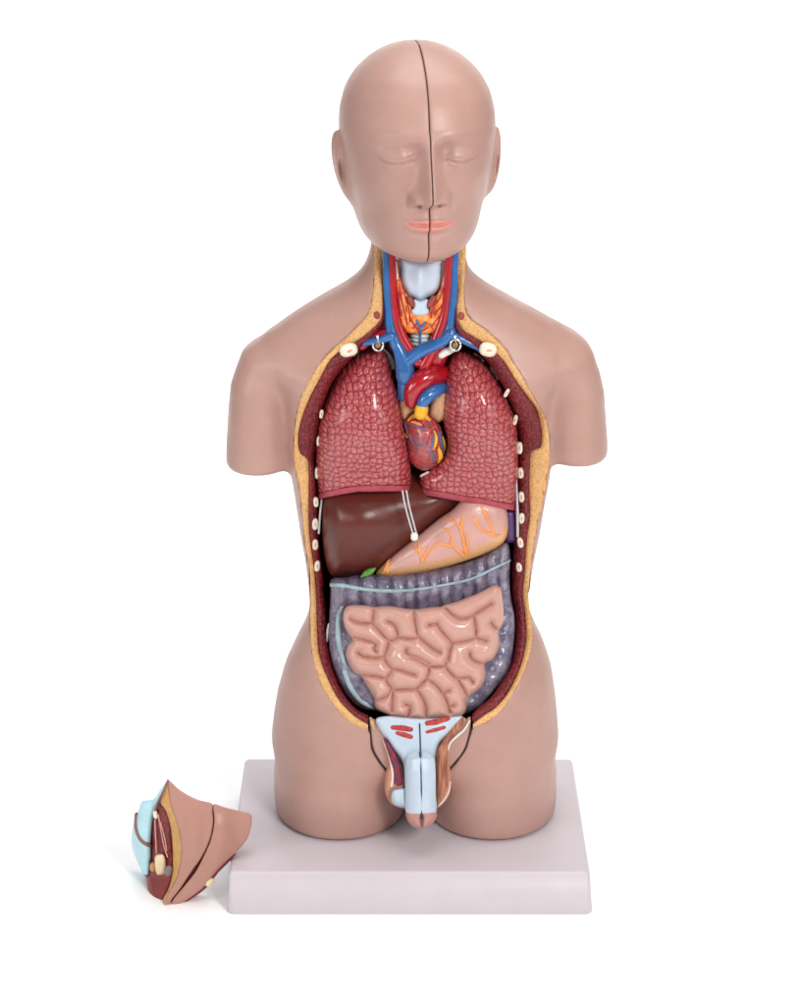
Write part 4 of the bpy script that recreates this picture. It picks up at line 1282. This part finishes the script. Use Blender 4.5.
def pelvis_insert():
    root = thing('pelvic_insert', 'removable male pelvic insert with pale blue cut organs between the thighs', 'anatomical part', tuple(at(421, 815, -0.07)))
    bd = lambda U, V: body_depth(U, V)
    # skin flanks
    F = [(368.8, 717), (370.3, 732), (372.4, 748), (378.5, 760), (386.5, 770), (400, 782), (421, 788), (440, 782), (450.6, 768.2), (463.6, 752.2), (469.3, 735.8), (471, 717), (464, 720), (445, 727), (420, 729), (395, 727), (376, 720)]
    front = lambda U, V: bd(U, V) + 0.0005
    pillow('skin_flank', F, front, M['skin'], root, R=3, Hd=0.004, B=0.03, hp=1.1, hy=0.0016)
    for sm_ in (SEAM_L, SEAM_R):
        q = catmull(sm_, 6)
        tube('joint_line', [at(u, v, float(body_depth(u, v)) + 0.0014) for u, v in q], 0.0009, M['dark'], root, 8)
    ydep = lambda v: float(body_depth(421, v))
    tube('fat_edge', [at(u, v, float(body_depth(u, v)) - 0.0006) for u, v in catmull([(371.5, 721), (372.8, 725), (374.5, 730)], 4)], [0.0016, 0.0018, 0.0006], M['fat'], root, 10)
    W = [(376, 718.5), (378, 727), (386, 739), (392.5, 749), (401, 759.5), (403.5, 775), (404, 790), (420, 794), (436.5, 790), (436, 768), (436.8, 752), (440, 742), (449, 732.5), (459, 722.5), (463.5, 717), (457, 716), (440, 718), (420, 718.5), (400, 717), (388, 716)]
    def wf(U, V):
        return bd(U, V) - 0.006 - 0.004 * G(U, V, 421, 760, 30, 30)
    wb = pillow('pubic_section', W, wf, M['paleblue'], root, R=6, Hd=0.006, B=0.012, hp=1.0, hy=0.0012)
    bw = bvh_of(wb)
    # shaft, two halves
    y0 = ydep(770)
    for s in (-1, 1):
        SH = [(420.4 + 0.45, 752), (420.9 + 0.45, 770), (421.4 + 0.45, 790), (421.6 + 0.45, 813.5), (436, 813), (436, 795), (435.8, 775), (435, 760), (431, 754)] if s > 0 else \
             [(420.4 - 0.45, 752), (420.9 - 0.45, 770), (421.4 - 0.45, 790), (421.6 - 0.45, 813.5), (406.2, 813), (405.4, 795), (404.4, 775), (404.6, 760), (409, 754)]
        fs = lambda U, V: y0 - 0.006 - 0.010 * np.clip((V - 750) / 22, 0, 1) - 0.017 * np.sqrt(np.clip(1 - ((U - 421) / 17.0) ** 2, 0.02, 1)) * np.clip((V - 745) / 14, 0, 1)
        pillow('shaft_half', SH if s > 0 else SH[::-1], fs, M['paleblue'], root, R=1.3, Hd=0.0016, B=0.024, hp=0.9, hy=0.0011)
        GL = [(421.9, 811), (422.2, 819), (422.2, 827), (426, 827.5), (432, 824), (436.4, 818), (436.6, 812.5), (430, 810.5)] if s > 0 else [(421.1, 811), (421.3, 819), (421.2, 827.5), (417, 828.5), (411, 825), (406.6, 818.5), (406, 812.5), (413, 810.5)]
        fg = lambda U, V: y0 - 0.0225 - 0.011 * (1 - ((U - 421.5) / 21) ** 2)
        pillow('glans_half', GL if s > 0 else GL[::-1], fg, M['glans'], root, R=5, Hd=0.008, B=0.018, hp=0.8, hy=0.001)
    tube('midline_groove', drape(bw, [(419.6, 724), (419.8, 730), (420.2, 742), (420.4, 753)], 0.0), 0.0008, M['navy'], root, 8)
    P = [at(u, v, y0 - 0.0195 - 0.0115 * np.clip((v - 750) / 22, 0, 1)) for u, v in [(420.4, 752), (420.9, 770), (421.4, 790), (421.6, 818)]]
    tube('midline_groove', P, 0.0012, M['navy'], root, 8)
    # red muscle marks on the blue face
    for p, r in (([(393, 727), (402, 727.6), (410.5, 729)], 0.0028), ([(397.6, 732.6), (404, 734.2), (410.8, 736.4)], 0.0026), ([(427, 723.4), (436, 722), (448, 719.6)], 0.0026), ([(427, 731.6), (434, 729.8), (444, 727)], 0.0021)):
        tube('red_tissue_patch', drape(bw, p, -0.0006), [r * 1.0, r * 1.25, r * 1.1], M['redmark'], root, 12, flat=0.5)
    # left scrotal half
    SL = [(383.5, 738), (389, 745), (396, 757), (402, 766), (405.5, 780), (407, 806.5), (396, 806.4), (388.6, 800.8), (384.6, 789), (386, 772), (388.5, 762)]
    ys = ydep(770)
    sl = pillow('scrotal_half', SL, lambda U, V: ys - 0.006 - 0.010 * np.clip((V - 745) / 40, 0, 1), M['paleskin'], root, R=6, Hd=0.010, B=0.016, hp=0.9, hy=0.0012)
    bl = bvh_of(sl)
    pillow('vein_plexus', [(383.6, 739), (388, 742), (393, 749), (398.6, 761), (402, 773), (402.6, 784), (399, 786.5), (394, 784), (392.6, 770), (389, 756)], lambda U, V: ys - 0.0085 - 0.010 * np.clip((V - 745) / 40, 0, 1), M['plexus'], root, R=3.5, Hd=0.004, B=0.006, hp=0.8, hy=0.0009)
    tube('pale_edge', drape(bl, [(383.2, 740), (388, 752), (391.4, 764), (392.8, 776), (391.6, 786)], 0.0), [0.0009, 0.0014, 0.0012], M['paleskin2'], root, 8)
    tube('brown_edge', drape(bl, [(402.5, 786), (397, 787.5), (391.8, 789.5), (389.6, 795), (390, 800)], 0.0), [0.0014, 0.0016, 0.0010], M['band2'], root, 8)
    pillow('testis', [(392, 790), (397.6, 788), (404, 787.4), (407, 790), (408, 800), (407.6, 807), (398, 806.8), (392.4, 803), (390.6, 796)], ys - 0.0205, M['paleblue'], root, R=6, Hd=0.009, B=0.01, hp=0.8, hy=0.001)
    # right cord + scrotal half
    SR = [(436, 754), (440.6, 743), (447, 736.5), (448.6, 745), (449, 757), (450, 768), (451.2, 782), (449, 795), (444, 803), (437.6, 807.6), (434.6, 800), (435, 775)]
    sr = pillow('scrotal_half', SR, lambda U, V: ys - 0.007 - 0.010 * np.clip((V - 745) / 40, 0, 1), M['paleskin'], root, R=6, Hd=0.010, B=0.016, hp=0.9, hy=0.0012)
    br = bvh_of(sr)
    pillow('spermatic_cord', [(436, 755), (440, 745), (445.6, 739), (447.2, 748), (447.6, 760), (449, 772), (448.6, 784), (445, 795), (440, 803.5), (436.4, 806), (435.4, 790)], lambda U, V: ys - 0.0095 - 0.010 * np.clip((V - 745) / 40, 0, 1), M['streak'], root, R=5, Hd=0.006, B=0.006, hp=0.8, hy=0.0009)
    tube('cord_band', drape(bw, [(463, 720), (457.5, 726), (451, 733), (445, 741), (441, 749)], 0.0008, default=ys), [0.0030, 0.0034, 0.0038, 0.0048], M['streak'], root, 12, flat=0.6)
    tube('pale_edge', [at(u, v, float(body_depth(u, v)) - 0.002) for u, v in catmull([(469.4, 721), (464, 730), (457, 736), (450, 743), (447.8, 750)], 4)], [0.001, 0.0015, 0.0013], M['paleskin2'], root, 8)
    tube('pale_edge', drape(br, [(450.4, 782), (448.6, 792), (443, 801), (438, 806)], 0.0002), [0.0006, 0.0011, 0.0010], M['paleskin2'], root, 8)


def loose_piece():
    Y0 = -0.084
    root = thing('loose_body_section', 'detached wedge of skin, muscle and pale blue bone leaning against the base', 'anatomical part', tuple(at(170, 905, Y0)))
    ridge = np.array([(779, 168), (805, 170.7), (824, 177), (843, 181), (861, 180.4), (878, 176), (894, 167), (906, 163)], float)
    def rel(U, V):
        r = np.interp(V, ridge[:, 0], ridge[:, 1])
        d = U - r
        f = np.where(d > 0, 0.018 * (1 - np.exp(-np.maximum(d, 0) / 26)) - 0.009 * np.exp(-((d - 30) / 24) ** 2), 0.0010 * np.maximum(-d, 0))
        return f * np.clip((V - 768) / 45, 0.15, 1)
    fr = lambda U, V: Y0 - 0.028 + rel(U, V) - 0.011 * G(U, V, 193, 838, 12, 26) - 0.010 * G(U, V, 222, 836, 13, 24)
    seam = [(212.7, 805), (213.6, 822.5), (210, 840), (202, 857.5), (193.5, 871.5), (181, 889), (171.5, 901)]
    A = [(168.3, 780), (178, 788.5), (190, 796), (201, 800.6), (211.9, 803.4)] + [(212.5, 812), (213.2, 822.5), (209.7, 839.8), (201.6, 857.2), (192, 870.5), (180.4, 888.6), (171.5, 899.8), (170.2, 904)] + [(163.9, 904.6), (165, 899), (168, 894), (176.6, 878.5), (181, 861), (181.6, 843.5), (177.6, 824), (171.3, 805), (169, 791)]
    B = [(213.4, 803.8), (225, 807.4), (242.5, 811.6), (249, 813), (251.4, 816), (251.6, 823), (248.6, 836.5), (241, 847), (232, 856), (218, 869.5), (205.7, 885), (193, 895.5), (181, 903.6), (172.6, 906), (172, 901), (181.4, 889.2), (195.4, 872), (202.6, 857.8), (210.4, 840.2), (214, 822.5), (213.3, 812)]
    pillow('skin_panel', A, fr, M['skin2'], root, R=1.6, Hd=0.0022, B=0.012, hp=1.0, hy=0.0012, smooth_outline=3)
    pillow('skin_panel', B, lambda U, V: fr(U, V) + 0.0006, M['skin2'], root, R=1.6, Hd=0.0022, B=0.012, hp=1.0, hy=0.0012, smooth_outline=3)
    BK = [(168, 785), (190, 800), (211, 807.5), (225, 811), (247, 816), (250.5, 823), (247, 836), (231, 855), (205, 883.5), (182, 902), (170, 904.5), (160, 899), (152, 896), (147, 880), (150, 850), (153, 815)]
    pillow('inner_face', BK, lambda U, V: fr(U, V) + 0.0065, M['cavity'], root, R=3, Hd=0.004, B=0.008, hp=1.1, hy=0.0014)
    FT = [(168, 780), (169.5, 791), (171.8, 805), (178.2, 824), (182, 843.5), (181.6, 861), (177.2, 878.5), (168.6, 894), (164.6, 904), (162.6, 900), (169, 888), (172, 876), (172.8, 862), (172.5, 845), (170.8, 828), (166.4, 812), (160.5, 802.5), (163.6, 793)]
    pillow('fat_layer', FT, lambda U, V: fr(U, V) + 0.0012, M['fat2'], root, R=2.5, Hd=0.003, B=0.012, hp=1.0, hy=0.0012, smooth_outline=3)
    MU = [(161, 803.5), (166, 807), (170, 818), (172.2, 835), (172.8, 850), (173.2, 864), (172.4, 876), (168.6, 888), (162.8, 899), (158, 899.8), (153, 898), (148.4, 891), (146.6, 880), (144, 873), (149.4, 874.5), (151.5, 860), (151, 840), (152.4, 822), (156, 809)]
    mu = pillow('muscle_core', MU, lambda U, V: fr(U, V) + 0.004, M['inner_red'], root, R=4, Hd=0.005, B=0.016, hp=1.0, hy=0.0012)
    bm = bvh_of(mu)
    OV = [(160.8, 805), (165, 807.5), (168.6, 816), (170.6, 830), (171.4, 846), (171, 856), (167.6, 858.6), (163.4, 853), (159.4, 840), (156.6, 826), (157, 814)]
    pillow('stippled_muscle', OV, lambda U, V: fr(U, V) + 0.0016, M['muscle'], root, R=4, Hd=0.004, B=0.006, hp=0.9, hy=0.001)
    for p in ([(158.4, 815), (161, 830), (163.6, 844), (167.5, 857)], [(155, 820), (155.6, 836), (156.6, 853)], [(160.5, 822), (164.6, 838), (166.6, 850)]):
        tube('pale_tendon', drape(bm, p, 0.003), 0.0008, M['marrow'], root, 7)
    h = lambda u, v: float(fr(np.array(u), np.array(v)))
    ellipsoid('bone_end', 155.4, 814.4, h(155, 814), 2.4, 4.6, 0.004, M['bone'], root, 10, p=2.4)
    ellipsoid('bone_end', 160.4, 864.5, h(160, 864) - 0.0005, 5.4, 10.4, 0.006, M['bone2'], root, 4, p=3.6)
    ellipsoid('bone_end', 153.2, 867, h(153, 867) + 0.001, 3.2, 5.0, 0.004, M['fat2'], root, -6, p=2.4)
    ellipsoid('grey_vessel_end', 168.6, 871, h(168, 871) - 0.0005, 3.8, 5.6, 0.004, M['greyv'], root, -14, p=2.6)
    BL = [(167.6, 780), (160, 790), (154, 798.6), (148, 799.8), (142.7, 800.8), (139.5, 806), (137.3, 814), (133.2, 824), (131.4, 840), (132.6, 849), (135.7, 858), (142.7, 873), (148.4, 876.6), (151.4, 864), (151, 842), (152.6, 824), (156, 809), (161, 799), (165, 790)]
    bl = pillow('blue_bone', BL, lambda U, V: fr(U, V) + 0.004 - 0.012 * G(U, V, 141, 838, 14, 30), M['sky'], root, R=6, Hd=0.012, B=0.018, hp=1.0, hy=0.0012, smooth_outline=3)
    bb = bvh_of(bl)
    tube('brown_band', drape(bb, [(136.8, 814.5), (136.4, 824), (137.6, 832), (140.5, 838.5), (144.5, 842.5), (151, 846)], 0.0004), 0.0024, M['band'], root, 9, flat=0.6)
    tube('dark_edge', [at(u, v, h(u, v) - 0.0003) for u, v in catmull([(168, 780), (163.2, 791), (158, 801.5), (155, 811)], 4)], 0.0009, M['band'], root, 7)
    # underside strip seen along the lower right edge
    UN = [(236, 853.5), (229, 862), (218, 873), (208, 886.5), (196, 896), (184, 903.6), (178, 905.6), (181.6, 902), (194, 893.5), (206, 883), (218.6, 867.5), (232, 854.6)]
    pillow('underside_muscle', UN, lambda U, V: fr(U, V) + 0.004, M['inner_red'], root, R=2, Hd=0.003, B=0.010, hp=0.9, hy=0.0012, smooth_outline=3)
    ellipsoid('bone_end', 210, 882.6, h(210, 882) + 0.0024, 5.2, 3.2, 0.004, M['bone2'], root, 42, p=2.8)


def extra_materials():
    M['navyblue'] = plain('coronary_vein_blue', srgb(86, 96, 128), 0.35)
    M['append'] = plain('colon_appendage', srgb(140, 140, 166), 0.2, 0.08, coat=0.4)
    M['glans'] = plain('pink_skin', srgb(184, 132, 122), 0.32, 0.06, 60, 0.0001)
    M['paleskin'] = plain('cut_skin_tan', srgb(192, 136, 112), 0.42, 0.08)
    M['paleskin2'] = plain('pale_skin_edge', srgb(226, 212, 200), 0.42, 0.05)
    M['band2'] = plain('brown_rim', srgb(150, 112, 92), 0.45)
    M['skin2'] = plain('loose_skin_vinyl', srgb(176, 128, 114), 0.3, 0.04, 14, 0.00012, 0.45, bscale=1400)
    M['fat2'] = plain('ochre_fat', srgb(196, 146, 82), 0.5, 0.12, 140, 0.0006)
    M['bone2'] = plain('warm_ivory', srgb(222, 202, 164), 0.45)
    M['greyv'] = plain('grey_vessel', srgb(120, 106, 108), 0.45)


build_materials()
extra_materials()
setup_camera()
studio()
lighting()
base_plate()
R_, S_ = torso()
torso_details(R_, S_)
eye_hook(378, 345, -0.022, 'small steel ring hook at the top of the left lung')
eye_hook(455.5, 345, -0.024, 'small steel ring hook at the top of the right lung')
head()
lungs()
heart()
liver_stomach()
intestines()
pelvis_insert()
loose_piece()
